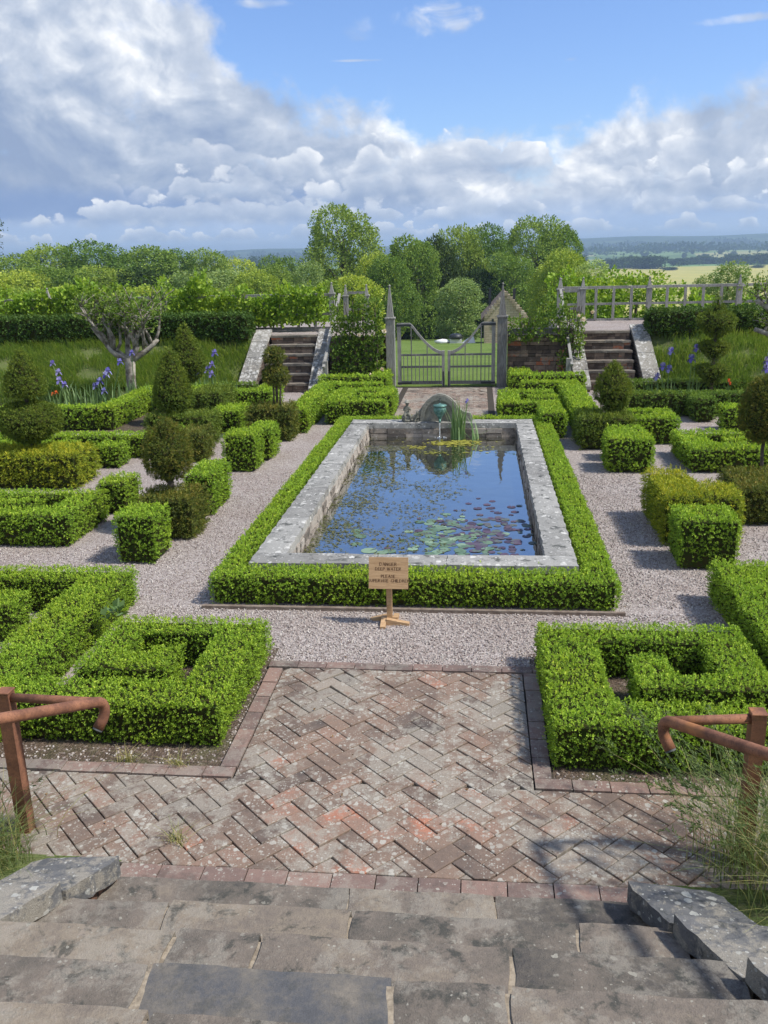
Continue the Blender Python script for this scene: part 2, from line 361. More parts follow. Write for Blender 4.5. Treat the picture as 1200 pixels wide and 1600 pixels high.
m_bark2 = plain('pale_lichened_bark', (0.38, 0.35, 0.30), 0.9, 0, 9, (0.13, 0.11, 0.085), 0.9)
m_grass = leafmat('bank_grass', [(0.0, (0.103, 0.192, 0.038)), (0.45, (0.192, 0.312, 0.074)), (0.75, (0.320, 0.400, 0.137)), (1.0, (0.564, 0.608, 0.285))], 0.35, 0.5)
m_grassd = leafmat('tall_grass', [(0.0, (0.09, 0.15, 0.05)), (0.5, (0.20, 0.26, 0.10)), (0.8, (0.36, 0.36, 0.14)), (1.0, (0.50, 0.44, 0.24))], 0.35, 0.5)
m_irisl = leafmat('iris_leaves', [(0.0, (0.10, 0.20, 0.07)), (1.0, (0.25, 0.38, 0.18))], 0.3, 0.4)
m_irisf = leafmat('iris_petals', [(0.0, (0.13, 0.11, 0.50)), (0.5, (0.24, 0.23, 0.70)), (1.0, (0.48, 0.47, 0.82))], 0.35, 0.5)
m_petalw = leafmat('white_rose_petals', [(0.0, (0.75, 0.62, 0.55)), (1.0, (0.88, 0.84, 0.78))], 0.2, 0.5)
m_petalr = leafmat('orange_petals', [(0.0, (0.55, 0.08, 0.02)), (1.0, (0.70, 0.16, 0.04))], 0.2, 0.5)

m_brick = stone('old_brick_paving', [(0.0, (0.112, 0.090, 0.078)), (0.3, (0.184, 0.136, 0.108)), (0.6, (0.247, 0.176, 0.133)), (0.88, (0.291, 0.186, 0.139)), (1.0, (0.403, 0.186, 0.122))], 0.66, 27.0, (0.46, 0.44, 0.38), 0.7, 2.2, 0.25, coat=0.65)
m_edge = stone('edging_brick', [(0.0, (0.13, 0.10, 0.09)), (0.5, (0.225, 0.155, 0.13)), (1.0, (0.31, 0.205, 0.165))], 0.5, 30.0, (0.44, 0.42, 0.36), 0.6, 3.0, 0.35, coat=0.4)
m_slab = stone('worn_sandstone_slab', [(0.0, (0.077, 0.072, 0.070)), (0.25, (0.134, 0.119, 0.100)), (0.55, (0.202, 0.170, 0.140)), (0.8, (0.275, 0.230, 0.175)), (1.0, (0.326, 0.277, 0.227))], 0.38, 17.0, (0.38, 0.36, 0.30), 1.0, 3.6, 0.75, coat=0.45)
m_slabd = stone('blue_grey_slab', [(0.0, (0.065, 0.067, 0.073)), (0.55, (0.105, 0.107, 0.113)), (0.8, (0.17, 0.155, 0.135)), (1.0, (0.24, 0.21, 0.17))], 0.12, 16.0, (0.3, 0.29, 0.26), 0.6, 4.0, 0.3)
m_cop = stone('lichened_coping', [(0.0, (0.196, 0.191, 0.178)), (0.5, (0.306, 0.302, 0.281)), (1.0, (0.391, 0.383, 0.357))], 0.60, 13.0, (0.68, 0.67, 0.62), 0.7, 3.4, 0.85)
m_cheek = stone('grey_cheek_coping', [(0.0, (0.10, 0.105, 0.11)), (0.5, (0.18, 0.18, 0.18)), (1.0, (0.28, 0.275, 0.265))], 0.50, 19.0, (0.56, 0.56, 0.51), 1.0, 4.4, 0.7, coat=0.8)
m_wall = stone('rubble_wall', [(0.0, (0.08, 0.065, 0.055)), (0.5, (0.19, 0.15, 0.125)), (1.0, (0.33, 0.27, 0.22))], 0.30, 15.0, (0.5, 0.49, 0.45), 1.0, 4.0, 0.5, courses=(0.23, 0.085, 0.012))
m_pwall = stone('pond_wall_render', [(0.0, (0.15, 0.13, 0.11)), (0.5, (0.30, 0.26, 0.22)), (1.0, (0.44, 0.40, 0.35))], 0.4, 15.0, (0.6, 0.59, 0.55), 1.0, 5.0, 0.6)
m_riser = stone('red_step_stone', [(0.0, (0.125, 0.088, 0.069)), (0.5, (0.300, 0.175, 0.125)), (0.9, (0.375, 0.250, 0.188)), (1.0, (0.562, 0.175, 0.088))], 0.25, 12.0, (0.45, 0.44, 0.4), 0.9, 4.0, 0.4, courses=(0.3, 0.095, 0.010))
m_rub = stone('red_rubble_stone', [(0.0, (0.10, 0.075, 0.065)), (0.4, (0.19, 0.14, 0.11)), (0.75, (0.30, 0.22, 0.17)), (0.93, (0.36, 0.28, 0.22)), (1.0, (0.48, 0.17, 0.09))], 0.3, 12.0, (0.45, 0.44, 0.4), 1.0, 5.0, 0.4)
m_white = stone('whitened_cheek_stone', [(0.0, (0.15, 0.145, 0.135)), (1.0, (0.33, 0.32, 0.29))], 0.85, 11.0, (0.62, 0.61, 0.57), 0.8, 3.0, 0.6, coat=0.5)
m_cot = stone('cottage_stone', [(0.0, (0.46, 0.37, 0.26)), (0.5, (0.60, 0.49, 0.36)), (1.0, (0.70, 0.60, 0.47))], 0.1, 3.0, (0.6, 0.6, 0.55), 0.6, 1.0, 0.1, courses=(0.45, 0.17, 0.008))  # stone colour raised to stand in for sun the gable barely catches
m_statue = stone('weathered_statue_stone', [(0.0, (0.180, 0.180, 0.150)), (1.0, (0.405, 0.390, 0.330))], 0.35, 22.0, (0.42, 0.42, 0.36), 0.9, 8.0, 0.45)
m_sand = plain('sandy_joint_mortar', (0.36, 0.30, 0.22), 0.95, 0, 40, (0.22, 0.18, 0.13), 0.6)
m_mortar = plain('dark_joint_soil', (0.035, 0.028, 0.022), 0.95, 0, 60, (0.06, 0.05, 0.035), 0.5)

def oak(name, a, b):
    m, g = newmat(name); tc = g.node('ShaderNodeTexCoord').outputs['Object']
    mp = g.node('ShaderNodeMapping', {'Vector': tc, 'Scale': (6, 6, 0.9)}).outputs[0]
    n = g.noise(mp, 6, 6, 0.65, 0.6); n2 = g.noise(tc, 2.0, 4)
    c = g.mix(g.step(n, 0.35, 0.68), a, b); c = g.mix(g.step(n2, 0.5, 0.75, 0, 0.35), c, tuple(q * 0.5 for q in a))
    p = g.node('ShaderNodeBsdfPrincipled', {'Base Color': c, 'Roughness': 0.85, 'Specular IOR Level': 0.2}); finish(g, p, n, 0.5, 0.006); return m
m_oak = oak('weathered_oak', (0.23, 0.225, 0.205), (0.38, 0.37, 0.345))
m_oakd = oak('dark_weathered_oak', (0.15, 0.145, 0.135), (0.26, 0.255, 0.245))
m_new, g = newmat('fresh_oak'); tc_ = g.node('ShaderNodeTexCoord').outputs['Object']
mp = g.node('ShaderNodeMapping', {'Vector': tc_, 'Scale': (1.2, 8, 14)}).outputs[0]; n = g.noise(mp, 7, 5, 0.6, 0.5)
p = g.node('ShaderNodeBsdfPrincipled', {'Base Color': g.mix(g.step(n, 0.35, 0.65), (0.40, 0.245, 0.125), (0.53, 0.35, 0.19)), 'Roughness': 0.7}); finish(g, p, n, 0.2, 0.003)
m_ink = plain('engraved_letters', (0.11, 0.055, 0.025), 0.8)
m_rust, g = newmat('rusty_steel'); tc_ = g.node('ShaderNodeTexCoord').outputs['Object']
n = g.noise(tc_, 9, 8, 0.7); n2 = g.noise(tc_, 140, 3, 0.7)
c = g.mix(g.step(n, 0.35, 0.68), (0.17, 0.075, 0.045), (0.34, 0.155, 0.085)); c = g.mix(g.step(n2, 0.52, 0.66, 0, 0.7), c, (0.09, 0.04, 0.03))
c = g.mix(g.step(g.noise(tc_, 4, 3), 0.58, 0.72, 0, 0.8), c, (0.47, 0.20, 0.07))
p = g.node('ShaderNodeBsdfPrincipled', {'Base Color': c, 'Roughness': 0.72, 'Metallic': 0.15, 'Specular IOR Level': 0.4}); finish(g, p, n2, 0.35, 0.002)
m_rubber = plain('grey_end_cap', (0.07, 0.08, 0.085), 0.8, 0, 30, (0.11, 0.115, 0.115))
m_verd = plain('verdigris_bronze', (0.07, 0.16, 0.14), 0.45, 0.35, 18, (0.17, 0.33, 0.29), 0.4)
m_iron = plain('black_iron', (0.05, 0.055, 0.06), 0.5, 0.5)
m_kerbt = plain('timber_edging', (0.16, 0.12, 0.095), 0.85, 0, 14, (0.26, 0.21, 0.17), 0.5)
m_tile = plain('cottage_tiles', (0.20, 0.13, 0.10), 0.85, 0, 3, (0.28, 0.2, 0.15), 0.5)
m_wht = plain('white_paint', (0.75, 0.75, 0.73), 0.5)

# gravel
def gravelmat(name, stops, sc=62.0, mossy=0.0):
    m, g = newmat(name); pos = g.node('ShaderNodeNewGeometry').outputs['Position']
    vo = g.node('ShaderNodeTexVoronoi', {'Vector': pos, 'Scale': sc}); vo2 = g.node('ShaderNodeTexVoronoi', {'Vector': pos, 'Scale': sc * 1.9})
    r = g.node('ShaderNodeSeparateColor', {0: vo.outputs[1]}).outputs; r2 = g.node('ShaderNodeSeparateColor', {0: vo2.outputs[1]}).outputs
    f = g.m('ADD', g.m('MULTIPLY', r[0], 0.65), g.m('MULTIPLY', r2[0], 0.35))
    c = g.ramp(f, stops)
    n = g.noise(pos, 1.1, 5, 0.6)
    c = g.mix(g.step(n, 0.40, 0.68, 0.0, 0.45), c, g.mix(1.0, c, (0.75, 0.68, 0.62), 'MULTIPLY'))
    c = g.mix(g.step(g.noise(pos, 2.7, 5, 0.7), 0.62, 0.74, 0, 0.5), c, (0.17, 0.12, 0.085))
    if mossy: c = g.mix(g.step(g.noise(pos, 3.1, 5, 0.7), 0.45, 0.65, 0, mossy), c, (0.08, 0.11, 0.03))
    h = g.m('SUBTRACT', 1.0, g.m('ADD', vo.outputs[0], g.m('MULTIPLY', vo2.outputs[0], 0.5)))
    p = g.node('ShaderNodeBsdfPrincipled', {'Base Color': c, 'Roughness': 0.9, 'Specular IOR Level': 0.2}); finish(g, p, h, 0.9, 0.014); return m
m_gravel = gravelmat('pink_gravel', [(0.0, (0.19, 0.15, 0.135)), (0.4, (0.355, 0.305, 0.28)), (0.7, (0.465, 0.41, 0.38)), (1.0, (0.66, 0.62, 0.57))])
m_soil = gravelmat('soil_and_grit', [(0.0, (0.06, 0.045, 0.035)), (0.6, (0.13, 0.095, 0.07)), (0.85, (0.2, 0.15, 0.12)), (1.0, (0.42, 0.37, 0.32))], 55.0, 0.35)

# grass sheets
def grassmat(name, a, b, c3, sc=1.0, tall=False):
    m, g = newmat(name); pos = g.node('ShaderNodeNewGeometry').outputs['Position']
    n = g.noise(pos, 0.8 * sc, 6, 0.65); n2 = g.noise(pos, 9 * sc, 5, 0.7); n3 = g.noise(pos, 60, 2, 0.6)
    c = g.mix(g.step(n, 0.35, 0.65), a, b); c = g.mix(g.step(n2, 0.45, 0.75, 0, 0.6), c, c3)
    c = g.mix(g.step(n3, 0.3, 0.7, 0.3, 0), c, (0.03, 0.05, 0.01))
    p = g.node('ShaderNodeBsdfPrincipled', {'Base Color': c, 'Roughness': 0.9, 'Specular IOR Level': 0.15}); finish(g, p, g.m('ADD', n2, g.m('MULTIPLY', n3, 0.5)), 0.8, 0.06); return m
m_bank = grassmat('bank_turf', (0.11, 0.15, 0.04), (0.16, 0.20, 0.065), (0.27, 0.24, 0.14))

# ------------------------------------------------------------------ ground, fields, hills
def HT(x, y):
    d = np.hypot(x, y)
    z = np.where(y < 20.9, -1.3, -0.083 * np.maximum(y - 23.5, 0))
    t = np.clip((y - 110) / 160, 0, 1); t = t * t * (3 - 2 * t)
    z = np.where(y > 110, (-7.2 - 0.05 * np.minimum(y - 110, 200)) * (1 - t) - 25.0 * t, z)
    side = np.clip((np.abs(x) - 60) / 200, 0, 1) * np.clip((150 - y) / 100, 0, 1); z = z - side * 6 * (y > 20)
    z = z + np.where(d > 500, 1, 0) * 2.0 * np.sin(x / 310 + 1) * np.sin(y / 420) * np.clip((d - 500) / 600, 0, 1)
    hill = np.clip((d - 3300) / 1300, 0, 1); hill = hill * hill * (3 - 2 * hill)
    ridge = 60 + 7 * np.sin(x / 620 + 0.5) + 4 * np.sin(x / 233) + 2.5 * np.sin(x / 97) + 6 * np.clip(x / 1500, -1, 1)
    z = z + hill * ridge * (y > 0)
    h2 = np.clip((d - 1900) / 700, 0, 1) * np.clip((3400 - d) / 700, 0, 1)
    z = z + h2 * (9 + 5 * np.sin(x / 260)) * (y > 0)
    return z
def hz(x, y): return float(HT(np.array([float(x)]), np.array([float(y)]))[0])
def axis(near, far, n1, n2):
    a = np.linspace(-near, near, n1); b = np.geomspace(near, far, n2)[1:]
    return np.concatenate([-b[::-1], a, b])
gx = axis(40, 6000, 41, 90)
gy = np.concatenate([-np.geomspace(5, 300, 8)[::-1], [0, 20.85, 20.95], np.linspace(22, 40, 19), np.geomspace(40, 5600, 130)[1:]])
X, Y = np.meshgrid(gx, gy); Zg = HT(X, Y)
nv = X.size; nxg = len(gx); nyg = len(gy)
me = bpy.data.meshes.new('ground'); idx = np.arange(nv).reshape(nyg, nxg)
fq = np.stack([idx[:-1, :-1], idx[:-1, 1:], idx[1:, 1:], idx[1:, :-1]], -1).reshape(-1, 4)
me.from_pydata(np.stack([X.ravel(), Y.ravel(), Zg.ravel()], 1).tolist(), [], fq.tolist()); me.update()
m_ground, g = newmat('meadow_and_fields'); pos = g.node('ShaderNodeNewGeometry').outputs['Position']; sp = g.node('ShaderNodeSeparateXYZ', {0: pos}).outputs
n = g.noise(pos, 0.45, 6, 0.65); n2 = g.noise(pos, 7, 5, 0.7); n4 = g.noise(pos, 40, 3, 0.6)
lawn = g.mix(g.step(n, 0.35, 0.65), (0.125, 0.195, 0.04), (0.19, 0.26, 0.07)); lawn = g.mix(g.step(n2, 0.45, 0.75, 0, 0.55), lawn, (0.24, 0.31, 0.08))
lawn = g.mix(g.step(n4, 0.35, 0.6, 0.45, 0), lawn, (0.05, 0.10, 0.015))
vo = g.node('ShaderNodeTexVoronoi', {'Vector': g.node('ShaderNodeMapping', {'Vector': pos, 'Scale': (1.0, 0.55, 0)}).outputs[0], 'Scale': 0.0042})
rr = g.node('ShaderNodeSeparateColor', {0: vo.outputs[1]}).outputs
fld = g.ramp(rr[0], [(0.0, (0.10, 0.17, 0.045)), (0.35, (0.16, 0.24, 0.07)), (0.6, (0.20, 0.30, 0.10)), (0.8, (0.40, 0.37, 0.15)), (1.0, (0.26, 0.30, 0.12))])
yel = g.m('MULTIPLY', g.m('MULTIPLY', g.step(sp[1], 330, 335), g.step(sp[1], 1255, 1245)), g.step(sp[0], 20, 30))
fld = g.mix(yel, fld, g.mix(g.step(g.noise(pos, 0.03, 5), 0.35, 0.65), (0.50, 0.44, 0.14), (0.40, 0.39, 0.12)))
yel2 = g.m('MULTIPLY', g.m('MULTIPLY', g.step(sp[1], 1250, 1260), g.step(sp[1], 1900, 1890)), g.step(sp[0], 20, 30))
fld = g.mix(yel2, fld, (0.17, 0.29, 0.10))
fld = g.mix(g.step(sp[1], 3100, 3500), fld, g.mix(g.step(g.noise(pos, 0.004, 4), .45, .6), (0.045, 0.075, 0.03), (0.10, 0.14, 0.06)))
c = g.mix(g.step(sp[1], 150, 200), lawn, fld)
c = g.mix(g.step(g.noise(pos, 0.02, 5, 0.7), 0.4, 0.7, 0, 0.4), c, g.mix(1.0, c, (0.7, 0.75, 0.6), 'MULTIPLY'))
p = g.node('ShaderNodeBsdfPrincipled', {'Base Color': c, 'Roughness': 0.95, 'Specular IOR Level': 0.1}); finish(g, p, g.m('ADD', n2, n4), 0.6, 0.05)
tag(link('ground', me, m_ground, None, True), kind='structure')

# garden floor (gravel) round the pond opening, z = 0
WZ = 0.035
PX0, PX1, PY0, PY1 = -1.87, 0.67, 8.02, 14.92
def sheet(name, rects, z, mat):
    mb = MB()
    for x0, x1, y0, y1 in rects:
        nx = max(1, int((x1 - x0) / 2)); ny = max(1, int((y1 - y0) / 2))
        for i in range(nx):
            for j in range(ny):
                a, b = x0 + (x1 - x0) * i / nx, x0 + (x1 - x0) * (i + 1) / nx; c_, d_ = y0 + (y1 - y0) * j / ny, y0 + (y1 - y0) * (j + 1) / ny
                mb.add([(a, c_, z), (b, c_, z), (b, d_, z), (a, d_, z)], [(0, 1, 2, 3)])
    return tag(mb.build(name, mat), kind='structure')
sheet('gravel_path', [(-16, -2.0, -1, 20.9), (0.8, 16, -1, 20.9), (-2.0, 0.8, -1, 7.9), (-2.0, 0.8, 15.1, 20.9)], 0.0, m_gravel)
sheet('planting_soil', [(-6, -1.60, 4.62, 5.3), (0.42, 6, 4.62, 5.3), (-3.1, -1.60, 5.3, 6.5), (0.42, 2.05, 5.3, 6.5), (-12, -5.6, 15.5, 19.5), (3.3, 12, 17.6, 19.5)], 0.006, m_soil)

def stones(name, regs, zc, mat, rad=.008):
    Vs = []
    for (x0, x1, y0, y1, n) in regs:
        c = np.stack([rng.uniform(x0, x1, n), rng.uniform(y0, y1, n), np.full(n, zc)], 1); rr_ = rad * rng.uniform(.5, 1.4, (n, 1)); a = rng.uniform(0, 6.28, n)
        ux = np.stack([np.cos(a), np.sin(a), rng.normal(0, .25, n)], 1) * rr_ * rng.uniform(.8, 1.5, (n, 1)); uy = np.stack([-np.sin(a), np.cos(a), rng.normal(0, .25, n)], 1) * rr_; uz = np.array([0, 0, 1.]) * rr_ * rng.uniform(.6, 1.2, (n, 1))
        t = [c + (sx_ * ux + sy_ * uy) * .62 + uz for sx_, sy_ in ((-1, -1), (1, -1), (1, 1), (-1, 1))]; b = [c + sx_ * ux + sy_ * uy - uz * .3 for sx_, sy_ in ((-1, -1), (1, -1), (1, 1), (-1, 1))]
        Vs.append(np.stack(t, 1)); 
        for k in range(4): Vs.append(np.stack([b[k], b[(k + 1) % 4], t[(k + 1) % 4], t[k]], 1))
    V = np.concatenate(Vs); tag(quads(name, V, rng.random(len(V)), mat), kind='stuff')
m_peb, g = newmat('loose_stones'); g_at = g.node('ShaderNodeAttribute', attribute_name='rnd'); p = g.node('ShaderNodeBsdfPrincipled', {'Base Color': g.ramp(g_at.outputs['Fac'], [(0.0, (0.17, 0.13, 0.12)), (.5, (0.36, 0.31, 0.285)), (1.0, (0.60, 0.56, 0.51))]), 'Roughness': 0.9}); finish(g, p)
stones('loose_gravel', [(-3.0, 2.1, 6.25, 7.36, 9000), (-4.2, -2.47, 7.5, 12.5, 7000), (1.3, 2.2, 7.5, 12.5, 5000), (-6, -3.6, 7.5, 9, 3000), (2.1, 5, 7.9, 10, 3000), (-5, -1.62, 4.72, 4.94, 700), (.48, 4, 4.72, 4.83, 350), (-1.64, -1.5, 4.8, 6.2, 250)], 0.004, m_peb, .0058)

m_dead = leafmat('dry_leaves', [(0.0, (0.10, 0.06, 0.03)), (0.6, (0.26, 0.16, 0.07)), (1.0, (0.42, 0.30, 0.14))], 0.1, 0.7)
c_ = np.stack([rng.uniform(-4.5, 3.0, 420), rng.uniform(3.85, 13.0, 420), np.full(420, .012)], 1); c_ = c_[~((c_[:, 0] > -2.5) & (c_[:, 0] < 1.3) & (c_[:, 1] > 7.3))]; c_[c_[:, 1] < 6.2, 2] = .04
V, rn = leaves(c_, rng.normal(size=c_.shape) * np.array([1, 1, .15]), .022, .5, 1, .4, .1, up=0); tag(quads('fallen_leaves', V, rn, m_dead), kind='stuff')

# ------------------------------------------------------------------ herringbone brick paving
def clip(poly, x0, x1, y0, y1):
    for ax, v, sgn in ((0, x0, 1), (0, x1, -1), (1, y0, 1), (1, y1, -1)):
        out = []
        for i in range(len(poly)):
            a, b = poly[i - 1], poly[i]; ia, ib = sgn * (a[ax] - v) >= 0, sgn * (b[ax] - v) >= 0
            if ia != ib:
                t = (v - a[ax]) / (b[ax] - a[ax]); out.append((a[0] + (b[0] - a[0]) * t, a[1] + (b[1] - a[1]) * t))
            if ib: out.append(b)
        poly = out
        if len(poly) < 3: return []
    return poly
def area(p): return abs(sum(p[i - 1][0] * p[i][1] - p[i][0] * p[i - 1][1] for i in range(len(p)))) / 2
def herringbone(mb, rects, w=0.112, gap=0.007, z=0.03, ox=0.0):
    c45 = math.cos(R(45)); 
    xs = [r[0] for r in rects] + [r[1] for r in rects]; ys = [r[2] for r in rects] + [r[3] for r in rects]
    cx, cyy = (min(xs) + max(xs)) / 2, (min(ys) + max(ys)) / 2; rad = math.hypot(max(xs) - min(xs), max(ys) - min(ys)) / 2
    nn = int(rad / w) + 3
    for i in range(-nn, nn):
        for j in range(-nn, nn):
            d = (i - j) % 4
            if d == 0: bw, bh = 2, 1
            elif d == 3: bw, bh = 1, 2
            else: continue
            u0, v0, u1, v1 = i * w + gap / 2, j * w + gap / 2, (i + bw) * w - gap / 2, (j + bh) * w - gap / 2
            q = [(u0, v0), (u1, v0), (u1, v1), (u0, v1)]
            ja = random.uniform(-0.012, 0.012); mu, mv = (u0 + u1) / 2, (v0 + v1) / 2
            q = [(mu + (a - mu) * math.cos(ja) - (b - mv) * math.sin(ja), mv + (a - mu) * math.sin(ja) + (b - mv) * math.cos(ja)) for a, b in q]
            q = [(cx + ox + (a - b) * c45, cyy + (a + b) * c45) for a, b in q]
            dz = random.gauss(0, 0.0022); tx, ty = random.gauss(0, 0.014), random.gauss(0, 0.014)
            qx = sum(a for a, b in q) / 4; qy = sum(b for a, b in q) / 4
            col = min(0.80, max(0.12, random.gauss(0.45, 0.16)))
            if random.random() < 0.02: col = 0.86
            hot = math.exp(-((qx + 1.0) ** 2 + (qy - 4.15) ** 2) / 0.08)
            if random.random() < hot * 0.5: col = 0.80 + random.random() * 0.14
            for r in rects:
                pl = clip(q, *r)
                if len(pl) >= 3 and area(pl) > 0.0012:
                    # bevelled top edge
                    mx_, my_ = sum(a for a, b in pl) / len(pl), sum(b for a, b in pl) / len(pl)
                    e = 0.0035; n_ = len(pl)
                    inn = [(a + (mx_ - a) * min(1, e / max(1e-6, math.hypot(a - mx_, b - my_)) * 1.6), b + (my_ - b) * min(1, e / max(1e-6, math.hypot(a - mx_, b - my_)) * 1.6)) for a, b in pl]
                    zz = lambda a, b, o: z + dz + tx * (a - qx) + ty * (b - qy) + o
                    vs = [(a, b, z - 0.03) for a, b in pl] + [(a, b, zz(a, b, -0.003)) for a, b in pl] + [(a, b, zz(a, b, 0)) for a, b in inn]
                    fs = [tuple(range(2 * n_, 3 * n_))] + [(k * n_ + i_, k * n_ + (i_ + 1) % n_, (k + 1) * n_ + (i_ + 1) % n_, (k + 1) * n_ + i_) for k in (0, 1) for i_ in range(n_)]
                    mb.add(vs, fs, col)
rA = (-1.47, 0.35, 4.72, 6.10); rB = (-4.6, 4.2, 3.80, 4.60); rC = (-1.47, 0.35, 4.60, 4.72)
mb = MB(); herringbone(mb, [rA, rB, rC]); tag(mb.build('brick_paving', m_brick), kind='structure')
mb = MB(); herringbone(mb, [(-1.62, 0.22, 15.85, 20.7)], z=0.015); tag(mb.build('brick_path', m_brick), kind='structure')
mb = MB()
for x0, x1, y0, y1 in [(-1.6, 0.48, 4.59, 6.22), (-4.7, 4.3, 3.60, 4.73), (-1.75, 0.35, 15.75, 20.9)]:
    mb.add([(x0, y0, 0.010), (x1, y0, 0.010), (x1, y1, 0.010), (x0, y1, 0.010)], [(0, 1, 2, 3)])
mb.v = [(x, y, z + (0.002 if i >= 4 else 0) - (0.002 if i >= 8 else 0)) for i, (x, y, z) in enumerate(mb.v)]
tag(mb.build('path', m_mortar), kind='structure')
mb = MB()
def course(mb, x0, y0, x1, y1, w, z, l=0.225):
    L = math.hypot(x1 - x0, y1 - y0); dx, dy = (x1 - x0) / L, (y1 - y0) / L; t = 0
    while t < L - 0.03:
        e = min(L, t + l * random.uniform(0.95, 1.04)) - 0.006; o = random.uniform(-0.004, 0.004); zz = z + random.gauss(0, 0.002)
        q = [(x0 + dx * t - dy * o, y0 + dy * t + dx * o), (x0 + dx * e - dy * o, y0 + dy * e + dx * o), (x0 + dx * e - dy * (o + w), y0 + dy * e + dx * (o + w)), (x0 + dx * t - dy * (o + w), y0 + dy * t + dx * (o + w))]
        mb.prism(q, 0, zz, a=random.uniform(0.2, 0.85)); t = e + 0.006
course(mb, -1.6, 6.11, 0.48, 6.11, 0.10, 0.034)
course(mb, -1.48, 4.72, -1.48, 6.10, 0.105, 0.036); course(mb, 0.465, 4.72, 0.465, 6.10, 0.105, 0.036)
course(mb, -4.6, 4.61, -1.48, 4.61, 0.105, 0.036); course(mb, 0.36, 4.61, 4.2, 4.61, 0.105, 0.036)
course(mb, -1.85, 3.68, 0.80, 3.68, 0.11, 0.032)
tag(mb.build('pavement_edging', m_edge), kind='structure')

# ------------------------------------------------------------------ near stone steps and cheek walls
st = thing('stone_steps', 'broad worn sandstone garden steps leading down to the brick paving', 'steps', (-0.5, 2.4, 0))
def rough_slab(name, x0, x1, y0, y1, z0, z1, mat, parent, skew=0.0, seed=0):
    nx, ny = max(3, int((x1 - x0) / 0.06)), max(3, int((y1 - y0) / 0.06)); vs = []; fs = []
    ids = {}
    for j in range(ny + 1):
        for i in range(nx + 1):
            u, v = i / nx, j / ny; x = x0 + (x1 - x0) * u; y = y0 + (y1 - y0) * v + skew * (u - 0.5)
            ex = 0.006 * math.sin(y * 23 + seed) * (i in (0, nx)); ey = 0.004 * (math.sin(x * 11 + seed) + 0.6 * math.sin(x * 37 + seed)) * (j in (0, ny))
            z = z1 + 0.003 * math.sin(x * 5 + y * 7 + seed) - (0.006 if (i in (0, nx) or j in (0, ny)) else 0)
            ids[i, j] = len(vs); vs.append((x + ex, y + ey, z))
    for j in range(ny):
        for i in range(nx): fs.append((ids[i, j], ids[i + 1, j], ids[i + 1, j + 1], ids[i, j + 1]))
    ring = [(i, 0) for i in range(nx)] + [(nx, j) for j in range(ny)] + [(i, ny) for i in range(nx, 0, -1)] + [(0, j) for j in range(ny, 0, -1)]
    b = len(vs)
    for i, j in ring: p = vs[ids[i, j]]; vs.append((p[0], p[1], z0))
    n_ = len(ring)
    for k in range(n_): a, c_ = ids[ring[k]], ids[ring[(k + 1) % n_]]; fs.append((c_, a, b + k, b + (k + 1) % n_))
    mb = MB(); mb.add(vs, fs, 0.5 if seed == 0 else (seed * 0.37) % 1 * 0.6 + 0.2); return mb.build(name, mat, parent)
treads = [(0.055, 3.66, 3.27, [(-1.86, -0.62), (-0.61, 0.10), (0.11, 0.84)], (-1.0, 3.27)),
          (0.20, 3.34, 2.95, [(-2.02, -1.42), (-1.405, -0.56), (-0.545, 0.45), (0.465, 0.92)], 0),
          (0.35, 3.00, 2.60, [(-2.2, -1.27), (-1.25, -0.90), (-0.88, 0.14), (0.165, 1.05)], 0),
          (0.50, 2.66, 2.25, [(-2.3, -1.24), (-1.22, -0.30), (-0.285, 0.12), (0.14, 1.12)], 0),
          (0.65, 2.30, 1.90, [(-2.4, -1.1), (-1.08, 0.1), (0.12, 1.3)], 0), (0.80, 1.95, 1.55, [(-2.6, -0.7), (-0.68, 1.45)], 0),
          (0.95, 1.60, 1.20, [(-2.6, -0.4), (-0.38, 1.6)], 0), (1.10, 1.25, 0.85, [(-2.6, -0.9), (-0.88, 1.6)], 0), (1.25, 0.9, 0.5, [(-2.6, -0.3), (-0.28, 1.6)], 0), (1.40, 0.55, -1.2, [(-2.6, -0.3), (-0.28, 1.6)], 0)]
sd = 1
for zt, yf, yb, segs, _ in treads:
    for k, (a, b) in enumerate(segs):
        dk = (abs(zt - 0.50) < .01 and k == 1)
        rough_slab('tread', a, b, yb, yf + random.uniform(-0.01, 0.01), zt - 0.10, zt + random.uniform(-0.004, 0.004), m_slabd if dk else m_slab, st, 0.0, sd); sd += 1
mb = MB()
for (zt, yf, yb, segs, _) in treads:
    mb.box(segs[0][0] + .02, segs[-1][1] - .02, yb - 0.05, yf - 0.03, -0.02 if zt < .3 else zt - 0.4, zt - 0.022, a=0.4)
mb.build('riser', m_wall, st)
mb = MB()
for (zt, yf, yb, segs, _) in treads: mb.box(segs[0][0] + .02, segs[-1][1] - .02, yb + 0.012, yf - 0.035, zt - .03, zt - 0.011, a=0.4)
mb.build('joint_mortar', m_sand, st)

